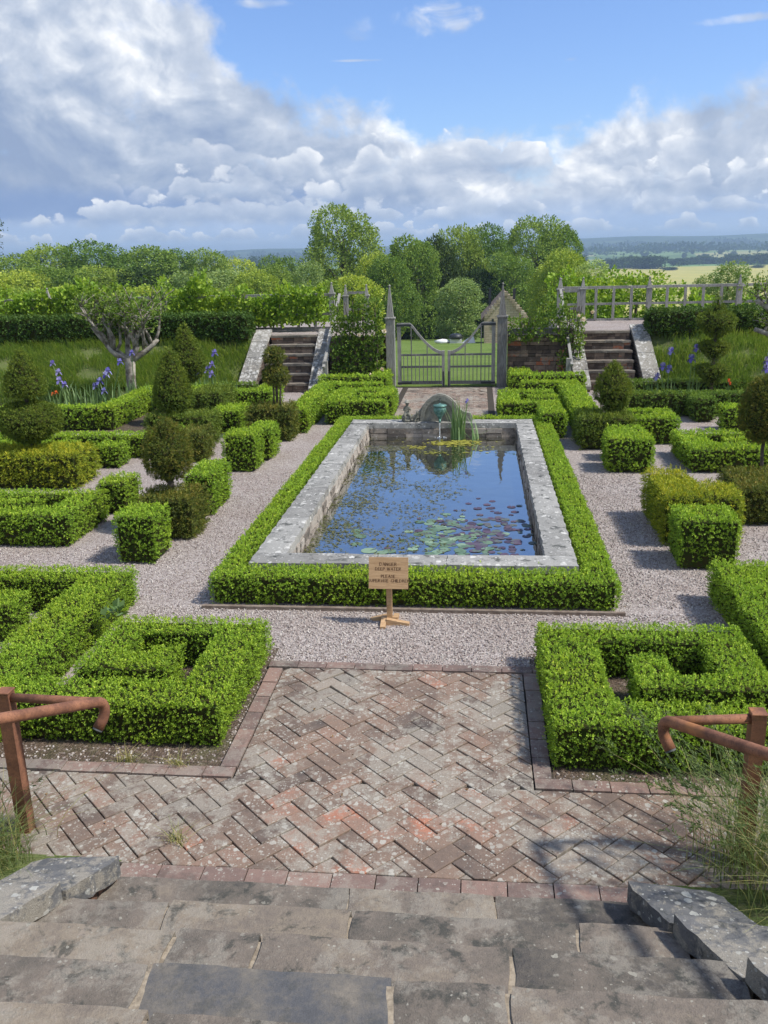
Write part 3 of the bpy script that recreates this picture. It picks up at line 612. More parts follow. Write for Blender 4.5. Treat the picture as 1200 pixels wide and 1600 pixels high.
def cheek(sgn, label):
    cx = -0.53
    t = thing('cheek_wall', label, 'wall', (cx + sgn * 1.3, 3.3, 0))
    P0, P1 = Vector((1.26, 3.64)), Vector((1.26 + 0.62, 3.64 - 1.38)); d = (P1 - P0).normalized(); nn = Vector((1.0, -0.12)).normalized()
    if nn.x < 0: nn = -nn
    L = 3.4
    body = MB(); cops = MB()
    stones = [(0.0, 0.36, 0.13, 0.20, 0.40), (0.37, 0.80, 0.27, 0.31, 0.44), (0.81, 1.30, 0.44, 0.47, 0.48), (1.31, 1.85, 0.63, 0.68, 0.5), (1.86, 2.45, .86, .93, .5), (2.46, 3.2, 1.12, 1.20, .5)]
    for k, (t0, t1, zA, zB, wd) in enumerate(stones):
        nseg = 8
        top = []; 
        mbk = MB(); rows = []
        for i in range(nseg + 1):
            u = t0 + (t1 - t0) * i / nseg; row = []
            for j in range(6):
                w_ = -0.02 + (wd + 0.02) * j / 5
                if k == 0 and i == 0: w_ = w_ * 0.85 + 0.02
                q = P0 + d * (u + (0.006 * math.sin(j * 2.1 + k) if i in (0, nseg) else 0)) + nn * (w_ + (0.006 * math.sin(i * 2.3 + k) if j in (0, 5) else 0))
                z = zB + (i / nseg) * (0.05) + 0.003 * math.sin(i * 1.7 + j * 2.3 + k) - (0.006 if (i in (0, nseg) or j in (0, 5)) else 0)
                row.append((cx + sgn * q.x, q.y, z))
            rows.append(row)
        vs = [p for r in rows for p in r]; fs = []
        for i in range(nseg):
            for j in range(5): fs.append((i * 6 + j, (i + 1) * 6 + j, (i + 1) * 6 + j + 1, i * 6 + j + 1))
        ring = [(i, 0) for i in range(nseg)] + [(nseg, j) for j in range(5)] + [(i, 5) for i in range(nseg, 0, -1)] + [(0, j) for j in range(5, 0, -1)]
        b = len(vs)
        for i, j in ring: p = rows[i][j]; vs.append((p[0] + 0.01 * math.sin(i * 3 + j), p[1], p[2] - 0.115))
        n_ = len(ring)
        for q in range(n_): fs.append((ring[q][0] * 6 + ring[q][1], ring[(q + 1) % n_][0] * 6 + ring[(q + 1) % n_][1], b + (q + 1) % n_, b + q))
        mbk.add(vs, fs, 0.3 + 0.15 * k); mbk.build('coping_stone', m_cheek, t)
        q4 = [P0 + d * t0 + nn * 0.025, P0 + d * t1 + nn * 0.025, P0 + d * t1 + nn * (wd - .04), P0 + d * t0 + nn * (wd - .04)]
        body.prism([(cx + sgn * q.x, q.y) for q in q4], -0.02, [zB - 0.1, zB - 0.02, zB - 0.02, zB - 0.1])
    body.build('wall_body', m_riser, t)
cheek(1, 'grey stone cheek wall stepping up on the right side of the near steps')
cheek(-1, 'grey stone cheek wall with pale top on the left side of the near steps')

# earth behind cheek walls
for sgn in (1, -1):
    cx = -0.53; pts_ = []
    vs = []; fs = []; nI, nJ = 14, 10
    for i in range(nI + 1):
        for j in range(nJ + 1):
            t = i / nI * 3.45 - .15; y = 3.72 - t * 0.93; x = 1.26 + 0.27 + max(t, 0) * 0.38 + j / nJ * 4.5 - (.27 if i == 0 else 0)
            z = 0.05 + max(t, 0) * 0.42 + 0.02 * math.sin(3 * x + 2 * y)
            if i == 0: z = 0.016
            vs.append((cx + sgn * x, y, z))
    for i in range(nI):
        for j in range(nJ):
            a = i * (nJ + 1) + j; fs.append((a, a + 1, a + nJ + 2, a + nJ + 1))
    mb = MB(); mb.add(vs, fs); tag(mb.build('slope', m_bank, smooth=True), kind='structure')

# ------------------------------------------------------------------ blades
def blades(pts, h, w, lean=0.35, seg=3, hv=0.4, dirs=None):
    n = len(pts); H = h * rng.uniform(1 - hv, 1 + hv, n); a = rng.uniform(0, 6.283, n)
    D = np.stack([np.cos(a), np.sin(a), np.zeros(n)], 1) if dirs is None else dirs
    Sd = np.stack([-D[:, 1], D[:, 0], np.zeros(n)], 1); ln = lean * rng.uniform(0.2, 1.6, n)
    out = []; prev = None
    for k in range(seg + 1):
        t = k / seg; c = pts + D * (ln * H * t ** 2)[:, None]; c = c + np.array([0, 0, 1]) * (H * (t - 0.25 * np.minimum(ln, 1.5) * t ** 2))[:, None]
        ww = w * (1 - t) ** 0.7 * 0.5 + 0.0004
        l_, r_ = c - Sd * ww, c + Sd * ww
        if prev is not None: out.append(np.stack([prev[0], prev[1], r_, l_], 1))
        prev = (l_, r_)
    tips = c
    V = np.concatenate(out, 0); rn = np.tile(np.clip(rng.random(n), 0, 1), seg)
    return V, rn, tips
def grass_clump(name, label, cx, cy_, rad, base, n, h, heads, xyz=None, lean=0.7, dirx=None):
    t = thing(name, label, 'grass', (cx, cy_, base))
    pts = np.stack([cx + rng.normal(0, rad, n), cy_ + rng.normal(0, rad * 0.8, n), np.full(n, base)], 1)
    V, rn, tips = blades(pts, h, 0.0045, lean, 5, 0.45); quads('blades', V, rn * 0.9, m_grassd, t)
    pts = np.stack([cx + rng.normal(0, rad, heads), cy_ + rng.normal(0, rad * 0.8, heads), np.full(heads, base)], 1)
    dr = None
    if dirx is not None:
        dr = nrm(np.stack([rng.normal(dirx[0], 0.5, heads), rng.normal(dirx[1], 0.5, heads), np.zeros(heads)], 1))
    V, rn, tips = blades(pts, h * 1.25, 0.0035, lean * 0.9, 7, 0.3, dirs=dr); quads('stalks', V, rn, m_grassd, t)
    L = V.reshape(7, heads, 4, 3)[-1]; dirt = nrm(L[:, 2] - L[:, 1]); P_ = []; N_ = []
    for k in range(7): P_.append(tips - dirt * (k * 0.016)); N_.append(dirt + rng.normal(0, .2, dirt.shape))
    V, rn = leaves(np.concatenate(P_), np.concatenate(N_), 0.028, 0.24, 4, 0.8, 0.5, up=0); quads('seed_heads', V, rn * 0.35, m_grassd, t)
grass_clump('grass_clump', 'tall seeding grass clump behind the right rusty handrail', 1.70, 3.60, 0.17, 0.08, 650, 0.55, 95, dirx=(-0.9, 0.2), lean=0.8)
grass_clump('grass_clump', 'loose wispy grass tuft at the foot of the right handrail post', 1.42, 3.98, 0.12, 0.02, 200, 0.48, 60, dirx=(-0.7, 0.6), lean=0.8)
grass_clump('grass_clump', 'fine green grass tuft at the foot of the left rusty handrail post', -2.62, 3.66, 0.13, 0.06, 800, 0.28, 14, lean=0.9)
k = 0
for (x, y, lb) in [(-1.85, 4.72, 'straw tuft on the soil strip under the left handrail end'), (-1.62, 3.98, 'little dry weed tuft in the brick joints left of the steps'), (-2.2, 4.75, 'green tuft at the foot of the left near hedge')]:
    t = thing('weed_tuft', lb, 'weed', (x, y, 0.03)); n_ = 60
    pts = np.stack([x + rng.normal(0, .03, n_), y + rng.normal(0, .02, n_), np.full(n_, .02)], 1)
    V, rn, _ = blades(pts, 0.09, 0.003, 0.9, 3, .5); quads('blades', V, rn * .5 + .5, m_grassd, t)

# ------------------------------------------------------------------ rusty handrails
def rail(label, bend, far, post, cap):
    t = thing('handrail', label, 'handrail', (post[0], post[1], 0))
    b = Vector(bend); f = b + (Vector(far) - b) * 2.05; d = (b - f).normalized()
    MB().box(f.x - .035, f.x + .035, f.y - .035, f.y + .035, .6, f.z - .02, bev=.004).build('post', m_rust, t)
    path = [f + (b - f) * (k / 12) for k in range(12)]
    path += [b - d * 0.05, b - d * 0.02 + Vector((0, 0, -0.002)), b + Vector((0, 0, -0.012)), b + d * 0.012 + Vector((0, 0, -0.035)), b + d * 0.012 + Vector((0, -0.004, -0.07)), b + d * 0.008 + Vector((-0.01 * cap, -0.012, -0.105)), b + Vector((-0.025 * cap, -0.03, -0.145))]
    MB().tube(path, 0.0285, 18).build('rail', m_rust, t, True)
    e = path[-1]; dd = (path[-1] - path[-2]).normalized()
    MB().tube([e + dd * 0.001, e + dd * 0.010], 0.0265, 18).build('end_cap', m_rubber, t)
    x, y = post; h = bend[2] - 0.005
    pm = MB(); pm.box(x - .035, x + .035, y - .035, y + .035, -0.02, h + 0.035, bev=0.004); pm.build('post', m_rust, t)
    MB().box(x - .039, x + .039, y - .039, y + .039, h + 0.036, h + 0.044, bev=0.003).build('post_cap', m_rust, t)
    MB().tube([(x + (0.03 if bend[0] > x else -.03), y, h - 0.0), (bend[0], bend[1] + 0.0, bend[2] - 0.006)], 0.024, 14).build('bracket', m_rust, t, True)
rail('rusty tubular handrail on the left of the near steps', (-1.955, 4.0, 0.865), (-2.58, 2.2, 1.55), (-2.50, 4.02), 1)
rail('rusty tubular handrail on the right of the near steps', (0.935, 4.0, 0.855), (1.87, 2.2, 1.40), (1.385, 4.05), -1)

# ------------------------------------------------------------------ hedges
FOL = 1.0
def hedge(label, rects, h, mat=None, kind='box', group='clipped low hedges of the knot garden', name=None, dens=None, z0=0.0, size=None, cat='hedge', top_wob=0.012, bulge=0.014, batter=0.0):
    mat = mat or m_box; rects = [(a + .02, b - .02, c_ + .02, d_ - .02) for a, b, c_, d_ in rects]
    cx = sum(r[0] + r[1] for r in rects) / 2 / len(rects); cy_ = sum(r[2] + r[3] for r in rects) / 2 / len(rects)
    dist = max(4.5, min(math.hypot(r[2], (r[0] + r[1]) / 2 * .7) for r in rects))
    t = thing(name or ('box_hedge' if kind == 'box' else 'yew_hedge'), label, cat, (rects[0][0] / 2 + rects[0][1] / 2, rects[0][2], z0), group)
    hs = h if hasattr(h, '__len__') else [h] * len(rects)
    # inner twig mass by cells
    for hh in sorted(set(hs)): pass
    rs = [(a + .03, b - .03, c_ + .03, d_ - .03) for a, b, c_, d_ in rects]
    xs = sorted({q for r in rs for q in r[:2]}); ys = sorted({q for r in rs for q in r[2:]})
    def occ(i, j):
        if i < 0 or j < 0 or i >= len(xs) - 1 or j >= len(ys) - 1: return 0
        x, y = (xs[i] + xs[i + 1]) / 2, (ys[j] + ys[j + 1]) / 2
        return max([hs[k] for k, r in enumerate(rs) if r[0] < x < r[1] and r[2] < y < r[3]] or [0])
    mb = MB(); zb = z0 + 0.03
    for i in range(len(xs) - 1):
        for j in range(len(ys) - 1):
            hh = occ(i, j)
            if not hh: continue
            a, b, c_, d_ = xs[i], xs[i + 1], ys[j], ys[j + 1]; zt = z0 + hh - 0.035
            mb.add([(a, c_, zt), (b, c_, zt), (b, d_, zt), (a, d_, zt)], [(0, 1, 2, 3)])
            for (ii, jj, p, q) in ((i - 1, j, (a, d_), (a, c_)), (i + 1, j, (b, c_), (b, d_)), (i, j - 1, (a, c_), (b, c_)), (i, j + 1, (b, d_), (a, d_))):
                ho = occ(ii, jj)
                if ho < hh: mb.add([(*p, z0 + ho - .035 if ho else zb), (*q, z0 + ho - .035 if ho else zb), (*q, zt), (*p, zt)], [(0, 1, 2, 3)])
    mb.build('inner_twigs', m_core, t)
    # foliage
    sc = max(1.0, (dist / 6.0) ** 0.75)
    size = size or (0.0148 if kind == 'box' else 0.0195)
    size = size * sc
    dens = (dens or (3500 if kind == 'box' else 3000)) / sc ** 2
    Ps = []; Ns = []
    for k, (x0, x1, y0, y1) in enumerate(rects):
        hh = hs[k]
        def rej(P, N):
            q = P - N * 0.004; keep = np.ones(len(P), bool)
            for m_, (a, b, c_, d_) in enumerate(rects):
                if m_ == k: continue
                ins = (q[:, 0] > a) & (q[:, 0] < b) & (q[:, 1] > c_) & (q[:, 1] < d_)
                o = P + N * 0.02
                ins2 = (o[:, 0] > a) & (o[:, 0] < b) & (o[:, 1] > c_) & (o[:, 1] < d_) & (P[:, 2] < z0 + hs[m_] - 0.01)
                if hs[m_] == hh: keep &= ~((ins & (m_ < k)) | (ins2 & (np.abs(N[:, 2]) < .5)))
                else: keep &= ~(ins & (hs[m_] > hh)) & ~(ins2 & (np.abs(N[:, 2]) < .5))
            return P[keep], N[keep]
        nt = int((x1 - x0) * (y1 - y0) * dens)
        P = np.stack([rng.uniform(x0, x1, nt), rng.uniform(y0, y1, nt), np.full(nt, z0 + hh)], 1); N = np.tile([0., 0, 1], (nt, 1))
        p_, n_ = rej(P, N); Ps.append(p_); Ns.append(n_)
        for ax, v, sg, lo, hi in ((0, x0, -1, y0, y1), (0, x1, 1, y0, y1), (1, y0, -1, x0, x1), (1, y1, 1, x0, x1)):
            dn = dens if not (ax == 1 and sg == 1) else dens * 0.35
            if kind != 'box' or True: dn = dn * 0.8
            ns = int((hi - lo) * hh * dn); zz = z0 + hh * np.clip(rng.random(ns) ** 0.85, 0.04, 1)
            P = np.zeros((ns, 3)); P[:, ax] = v; P[:, 1 - ax] = rng.uniform(lo, hi, ns); P[:, 2] = zz
            N = np.zeros((ns, 3)); N[:, ax] = sg
            p_, n_ = rej(P, N)
            # slight undercut at the foot
            f = (p_[:, 2] - z0) / hh; p_[:, ax] -= sg * (0.035 * np.clip(0.3 - f, 0, 1) / 0.3 + 0.02 * np.clip(f - 0.85, 0, 1) / .15 + batter * (1 - f))
            Ps.append(p_); Ns.append(n_)
    P = np.concatenate(Ps); N = np.concatenate(Ns)
    w_ = wob(P, 2.4, cx); top = N[:, 2] > .5
    P = P + N * (np.where(top, top_wob, bulge) * w_ + rng.normal(0, 0.010, len(P)) - 0.006)[:, None]
    P = P + N * (0.010 * wob(P, 9.0, cy_))[:, None]
    P = P + rng.normal(0, 0.004, P.shape)
    fl = (rng.random(len(P)) < 0.008) & top
    P[fl] += np.array([0, 0, 1.0]) * rng.uniform(.01, .05, (fl.sum(), 1))
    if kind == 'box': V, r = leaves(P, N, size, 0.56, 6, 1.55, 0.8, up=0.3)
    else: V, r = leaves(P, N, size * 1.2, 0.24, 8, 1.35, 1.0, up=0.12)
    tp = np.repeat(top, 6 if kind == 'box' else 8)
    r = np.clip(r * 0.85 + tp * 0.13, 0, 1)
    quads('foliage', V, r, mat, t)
    return t

def topiary(label, cx, cy_, z0, tiers, stems, mat, cat='topiary', dens=3600, size=0.0205, name='topiary_bush', group='yew topiary specimens', rough=0.028):
    t = thing(name, label, cat, (cx, cy_, z0), group); dist = cy_; sc = max(1.0, (dist / 8) ** .75); size = size * sc; dens = dens / sc ** 2
    Ps = []; Ns = []; core = MB()
    for prof in tiers:
        prof = [(max(r * .84, 0.004), z) for r, z in prof]
        core.lathe((cx, cy_, z0), [(max(r - 0.05 - rough * .3, 0.01), z0_ + (0.03 if i == 0 else (-0.05 if i == len(prof) - 1 else 0))) for i, (r, z0_) in enumerate(prof)], 14)
        for (ra, za), (rb, zb) in zip(prof[:-1], prof[1:]):
            sl = math.hypot(rb - ra, zb - za); A = math.pi * (ra + rb) * sl; n = int(A * dens)
            if n < 1: continue
            u = rng.random(n); 
            if ra + rb > 0: # area weighting
                u = np.where(rng.random(n) < abs(rb - ra) / (ra + rb), np.sqrt(u) if rb > ra else 1 - np.sqrt(u), u)
            a = rng.uniform(0, 2 * math.pi, n); rr = ra + (rb - ra) * u; zz = za + (zb - za) * u
            P = np.stack([cx + rr * np.cos(a), cy_ + rr * np.sin(a), z0 + zz], 1)
            nr, nz = (zb - za) / sl, -(rb - ra) / sl
            N = np.stack([np.cos(a) * nr, np.sin(a) * nr, np.full(n, nz)], 1); Ps.append(P); Ns.append(N)
    core.build('inner_twigs', m_core, t)
    P = np.concatenate(Ps); N = np.concatenate(Ns)
    P = P + N * (rough * wob(P, 5.5, cx) + 0.4 * rough * wob(P, 15, cy_) + rng.normal(0, 0.012, len(P)) - 0.015)[:, None]
    V, r = leaves(P, N, size, 0.26, 8, 1.3, 1.0, up=0.1); quads('foliage', V, r, mat, t)
    if stems:
        sb = MB()
        for s_ in stems: sb.tube(s_[0], s_[1], 8)
        sb.build('stem', m_bark, t, True)
    return t

# near left key hedge
hedge('box hedge in a key pattern nearest the left handrail', [(-3.3, -1.62, 4.95, 5.32), (-2.0, -1.62, 5.2, 6.40), (-2.88, -1.62, 6.08, 6.40), (-2.88, -2.56, 5.46, 6.2), (-2.88, -2.16, 5.46, 5.74), (-2.42, -2.16, 5.46, 5.90)], 0.31)
hedge('long box hedge running back beside the nearest left key hedge', [(-3.56, -3.12, 4.6, 7.45), (-6.2, -3.12, 7.1, 7.45), (-5.6, -3.85, 6.45, 6.86), (-5.6, -5.1, 6.45, 7.3)], 0.34)
hedge('box hedge in a key pattern nearest the right handrail', [(0.46, 3.4, 4.83, 5.20), (0.46, 0.90, 4.83, 6.42), (0.46, 1.98, 6.08, 6.42), (1.62, 1.98, 5.36, 6.42), (1.06, 1.98, 5.36, 5.62), (1.06, 1.36, 5.36, 5.88)], 0.32)
hedge('box hedge with a square well at the right frame edge beyond the key hedge', [(2.08, 2.52, 5.0, 7.80), (2.08, 4.2, 7.42, 7.80), (2.75, 4.2, 6.75, 7.1), (2.75, 3.1, 6.0, 7.1)], 0.36)
# pond hedge
hedge('low box hedge wrapped all round the stone pond', [(-2.46, 1.27, 7.38, 7.76), (-2.46, -2.20, 7.38, 15.62), (0.97, 1.27, 7.38, 15.62), (-2.46, 1.27, 15.30, 15.62)], 0.27)
MB().box(-2.5, 1.3, 7.30, 7.335, -0.02, 0.035, bev=.004).build('edging_board', m_kerbt)
tag(bpy.data.objects['edging_board'], 'dark timber edging board along the foot of the front pond hedge', 'edging')
# left side
CG = 'box cubes and low blocks of the knot garden'
hedge('leafy box cube nearest the left gravel path, in front of the brown yew block', [(-3.78, -3.31, 8.43, 8.98)], 0.52, group=CG, batter=0.02)
hedge('box cube left of the brown yew block that carries a round topiary', [(-4.76, -4.34, 10.25, 10.80)], 0.40, group=CG)
hedge('tall narrow box block behind the round left topiary, edging the gravel path', [(-3.62, -3.22, 10.2, 11.1)], 0.52, group=CG)
hedge('box cube edging the left gravel path beside the middle of the pond', [(-3.76, -3.24, 12.48, 13.05)], 0.55, group=CG)
hedge('taller box cube joined behind the one by the middle of the pond', [(-3.56, -3.18, 13.2, 13.9)], 0.50, group=CG)
hedge('small box cube on gravel behind the golden yew block', [(-5.86, -5.42, 12.7, 13.15)], 0.34, group=CG)
hedge('box block left of the bronze yew with the two-ball topiary', [(-4.82, -4.25, 15.4, 16.3)], 0.40, group=CG)
hedge('key patterned box hedge at the left frame edge before the golden yew', [(-7.4, -4.50, 8.95, 9.30), (-7.4, -4.50, 9.80, 10.1), (-4.86, -4.50, 8.95, 10.1), (-7.4, -5.1, 9.42, 9.66)], 0.37)
hedge('low box hedge crossing behind the small left cube', [(-10, -4.75, 13.4, 13.8), (-7.9, -6.2, 12.75, 13.1), (-5.15, -4.75, 13.4, 15.2)], 0.35)
hedge('box hedge in front of the left clump of blue irises', [(-9.5, -6.85, 15.7, 16.1), (-7.15, -6.75, 15.7, 18.4), (-7.15, -5.7, 18.1, 18.5)], 0.42)
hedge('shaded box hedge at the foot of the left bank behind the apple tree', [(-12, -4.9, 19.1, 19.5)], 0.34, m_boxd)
hedge('box hedge behind the two-ball topiary at the foot of the left steps', [(-6.6, -4.2, 17.6, 18.0), (-4.6, -4.2, 17.6, 18.9)], 0.42)
hedge('short box hedge strip between gravel path and left far steps', [(-3.42, -3.02, 15.4, 18.9), (-3.42, -2.0, 18.5, 18.9)], 0.42)
hedge('small key patterned box hedge at the back left corner of the pond', [(-2.85, -1.68, 16.2, 16.55), (-2.85, -2.4, 16.2, 18.0), (-2.85, -1.68, 17.6, 18.0), (-2.0, -1.62, 16.9, 18.0), (-2.3, -1.62, 16.9, 17.2)], 0.42)
hedge('low box hedge beside the left gate post below the rose', [(-3.55, -2.0, 19.6, 20.0), (-2.4, -2.0, 19.6, 20.85)], 0.42)
# left yews
YG = 'clipped yew blocks'
hedge('brown-green yew block carrying a round topiary beside the left gravel path', [(-3.84, -3.18, 9.25, 9.9)], 0.47, m_yewb, 'yew', YG)
hedge('golden yew block at the left frame edge under a two-tier topiary', [(-8.2, -5.55, 11.45, 12.25)], 0.47, m_yewg, 'yew', YG)
hedge('green yew block under the slim pointed topiary on the left', [(-5.62, -4.45, 14.25, 14.9)], 0.50, m_yew, 'yew', YG)
hedge('narrow yew block standing behind the one under the slim pointed topiary', [(-5.35, -4.75, 16.0, 17.0)], 0.62, m_yew, 'yew', YG)
hedge('small dark yew cube in front of the slim pointed topiary block', [(-4.62, -4.22, 13.1, 13.7)], 0.45, m_yewb, 'yew', YG)
hedge('bronze yew block carrying the two-ball topiary near the left steps', [(-3.94, -3.16, 14.7, 15.3)], 0.56, m_yewb, 'yew', YG)
# right side
hedge('box cube edging the right gravel path opposite the middle of the pond', [(1.84, 2.50, 12.47, 13.1)], 0.48, group=CG)
hedge('lower box block peeping behind the cube opposite the middle of the pond', [(1.95, 2.52, 13.2, 13.7)], 0.44, group=CG)
hedge('box cube in front of the big right yew block', [(1.97, 2.58, 8.46, 9.05)], 0.52, group=CG, batter=0.03)
hedge('square box hedge with sunken wells at the right', [(2.98, 4.35, 12.48, 12.95), (2.98, 3.42, 12.48, 13.85), (2.98, 5.6, 13.5, 13.85), (3.95, 4.35, 12.48, 13.85), (3.6, 4.2, 13.05, 13.35)], 0.34)
hedge('small square box hedge beside the yew block with the teardrop topiary', [(2.30, 3.25, 14.4, 14.75), (2.9, 3.25, 14.4, 15.35), (2.3, 3.25, 15.05, 15.35)], 0.42)
hedge('box block at the right between the square hedge and the dark back hedge', [(4.2, 6.2, 15.4, 15.9)], 0.40)
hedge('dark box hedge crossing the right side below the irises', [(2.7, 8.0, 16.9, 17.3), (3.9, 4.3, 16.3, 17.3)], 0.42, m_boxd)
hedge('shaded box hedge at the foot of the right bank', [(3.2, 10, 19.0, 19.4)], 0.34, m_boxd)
hedge('small key patterned box hedge at the back right corner of the pond', [(0.40, 1.50, 15.95, 16.3), (1.08, 1.50, 14.9, 16.3), (0.40, 0.80, 15.95, 17.6), (0.40, 1.5, 17.25, 17.6), (0.95, 1.5, 16.6, 16.95)], 0.42)
hedge('short box hedge strip leading to the foot of the right steps', [(1.66, 2.1, 14.9, 18.9), (0.9, 2.1, 18.5, 18.9)], 0.42)
hedge('low box hedge beside the right gate post below the rose', [(0.72, 2.35, 19.6, 20.0), (0.72, 1.2, 19.6, 20.85)], 0.42)
hedge('tall green yew block nearest the right gravel path', [(1.98, 2.80, 9.21, 9.85), (1.98, 2.45, 9.7, 10.5)], [0.54, 0.53], m_yewg, 'yew', YG)
hedge('bronze yew block at the right frame edge under the ball topiary', [(2.98, 4.4, 10.0, 11.0)], 0.42, m_yewb, 'yew', YG)
hedge('yew block under the teardrop topiary by the right gravel path', [(1.62, 2.45, 14.0, 14.8)], 0.50, m_yew, 'yew', YG)
# bank-top hedges
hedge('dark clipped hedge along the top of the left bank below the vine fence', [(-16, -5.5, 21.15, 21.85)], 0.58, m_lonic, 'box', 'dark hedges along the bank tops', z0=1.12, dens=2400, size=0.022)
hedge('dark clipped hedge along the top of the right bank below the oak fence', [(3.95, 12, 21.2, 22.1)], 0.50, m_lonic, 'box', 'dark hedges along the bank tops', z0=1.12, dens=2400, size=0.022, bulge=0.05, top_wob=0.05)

# topiary
def ball(r, z, h=None, n=9):
    h = h or 2 * r
    return [(r * math.sin(math.pi * k / n) ** 0.8, z + h / 2 - h / 2 * math.cos(math.pi * k / n)) for k in range(n + 1)]
topiary('two-tier topiary with a pointed top over a wide ball on the golden yew block', -6.42, 12.0, 0.44, [[(0.03, 0.13), (0.22, 0.18), (0.44, 0.30), (0.52, 0.46), (0.46, 0.60), (0.2, 0.70), (0.02, 0.72)], [(0.05, 0.80), (0.30, 0.84), (0.33, 0.92), (0.28, 1.06), (0.2, 1.2), (0.10, 1.35), (0.02, 1.48)]], [([(-6.42, 12, .3), (-6.42, 12, .62)], .035), ([(-6.42, 12, 1.05), (-6.42, 12, 1.3)], .03)], m_yew)
topiary('rounded open topiary on a short trunk above the brown-green yew block', -3.56, 9.68, 0.45, [[(0.03, 0.20), (0.22, 0.23), (0.31, 0.34), (0.32, 0.5), (0.26, 0.64), (0.17, 0.76), (0.08, 0.84), (0.01, 0.90)]], [([(-3.56, 9.68, .4), (-3.55, 9.68, .64)], .035), ([(-3.56, 9.68, .55), (-3.66, 9.66, .7)], .02)], m_yewb, rough=0.045)
topiary('slim pointed teardrop topiary on the green yew block at the left', -5.18, 14.6, 0.50, [[(0.06, 0.05), (0.28, 0.12), (0.37, 0.28), (0.35, 0.45), (0.28, 0.62), (0.22, 0.78), (0.14, 0.93), (0.02, 1.14)]], [([(-5.18, 14.6, .4), (-5.18, 14.6, .7)], .04)], m_yew)
topiary('pointed topiary behind the slim teardrop one at the left', -5.45, 16.3, 0.5, [[(0.06, 0.3), (0.34, 0.52), (0.42, 0.70), (0.30, 0.92), (0.18, 1.12), (0.13, 1.25), (0.02, 1.42)]], [([(-5.45, 16.3, .4), (-5.45, 16.3, .9)], .04)], m_yew)
topiary('topiary of two stacked bronze balls on thin stems by the left steps', -3.47, 15.05, 0.54, [ball(0.26, 0.40, 0.30), ball(0.19, 0.76, 0.26)], [([(-3.47, 15.05, .5), (-3.47, 15.05, 1.4)], .022), ([(-3.42, 15.02, .5), (-3.38, 15.0, 1.0)], .016), ([(-3.54, 15.08, .5), (-3.52, 15.06, 1.0)], .016)], m_yewb, rough=0.03)
topiary('teardrop topiary on the yew block at the foot of the right steps', 2.18, 14.5, 0.50, [[(0.06, 0.05), (0.2, 0.12), (0.32, 0.28), (0.33, 0.42), (0.25, 0.58), (0.15, 0.68), (0.11, 0.76), (0.02, 0.86)]], [([(2.18, 14.5, .4), (2.18, 14.5, .7)], .05)], m_yew)
topiary('tall topiary of three stacked cups against the right bank', 4.6, 18.0, 0.2, [[(0.04, 0.22), (0.18, 0.34), (0.38, 0.55), (0.36, 0.60), (0.05, 0.61)], [(0.05, 0.70), (0.16, 0.80), (0.34, 1.0), (0.30, 1.05), (0.04, 1.07)], [(0.05, 1.16), (0.22, 1.26), (0.42, 1.45), (0.38, 1.56), (0.17, 1.66), (0.10, 1.80), (0.02, 1.92)]], [([(4.6, 18.0, .0), (4.6, 18.0, 1.6)], .035)], m_yew, size=0.018, rough=0.015)
topiary('shaggy bronze ball topiary on a pale trunk at the right frame edge', 3.56, 11.2, 0.36, [[(0.04, 0.36), (0.22, 0.42), (0.36, 0.6), (0.38, 0.8), (0.30, 1.02), (0.15, 1.14), (0.02, 1.18)]], [([(3.56, 11.2, .3), (3.54, 11.2, .6), (3.56, 11.2, .95)], .022)], m_yewb)

# ------------------------------------------------------------------ pond
pond = thing('stone_pond', 'long rectangular stone-edged lily pond in the middle of the garden', 'pond', (-0.6, 11.5, 0))
def cop(x0, x1, y0, y1, s):
    rough_slab('coping_stone', x0, x1, y0, y1, 0.185, 0.28 + random.uniform(-.004, .004), m_cop, pond, 0, s)
yy = 7.80
for i, (a, b) in enumerate([(8.10, 9.3), (9.305, 10.62), (10.625, 11.9), (11.905, 13.25), (13.255, 14.86)]):
    cop(-2.17, PX0 + .01, a, b, 2 + i); cop(PX1 - .01, 0.94, a + (.2 if i else 0), b + .2 if i < 4 else b, 12 + i)
for i, (a, b) in enumerate([(-2.17, -0.95), (-0.945, -0.28), (-0.275, 0.94)]): cop(a, b, 7.80, 8.09, 22 + i)
cop(PX1 - .01, 0.94, 8.10, 8.295, 40)
for i, (a, b) in enumerate([(-2.17, -1.05), (-1.045, -0.1), (-0.095, 0.94)]): cop(a, b, 14.90, 15.25, 32 + i)
mb = MB(); o = 0.012
for (x0, x1, y0, y1) in [(-2.13, PX0 + o, 8.12, 14.88), (PX1 - o, 0.90, 8.12, 14.88), (-2.13, .90, 7.84, 8.08), (-2.13, .90, 14.9 + o, 15.2)]:
    mb.box(x0, x1, y0, y1, -0.9, 0.19)
# proud rubble course stones inside
for x, sg in ((PX0 + o, 1), (PX1 - o, -1)):
    y = 8.2
    while y < 14.7:
        l = random.uniform(.15, .4)
        for z in (-0.02, 0.08):
            if random.random() < .8: mb.box(min(x, x + sg * random.uniform(.005, .02)), max(x, x + sg * random.uniform(.006, .022)), y + random.uniform(0, .05), y + l, z + .01, z + .092, jit=.006)
        y += l + .01
x = PX0 + .05
while x < PX1 - .3:
    l = random.uniform(.15, .4)
    for z in (-0.1, 0.0, 0.09):
        if random.random() < .8: mb.box(x, x + l - .01, 14.9 + o - random.uniform(.012, .05), 14.9 + o, z + .01, z + .088, jit=.006)
    x += l
mb.build('inner_wall', m_pwall, pond)
MB().box(-1.9, .7, 7.95, 15.0, -1.0, -0.9).build('pond_floor', m_mortar, pond)
m_water, g = newmat('pond_water'); pos = g.node('ShaderNodeNewGeometry').outputs['Position']; sp = g.node('ShaderNodeSeparateXYZ', {0: pos}).outputs
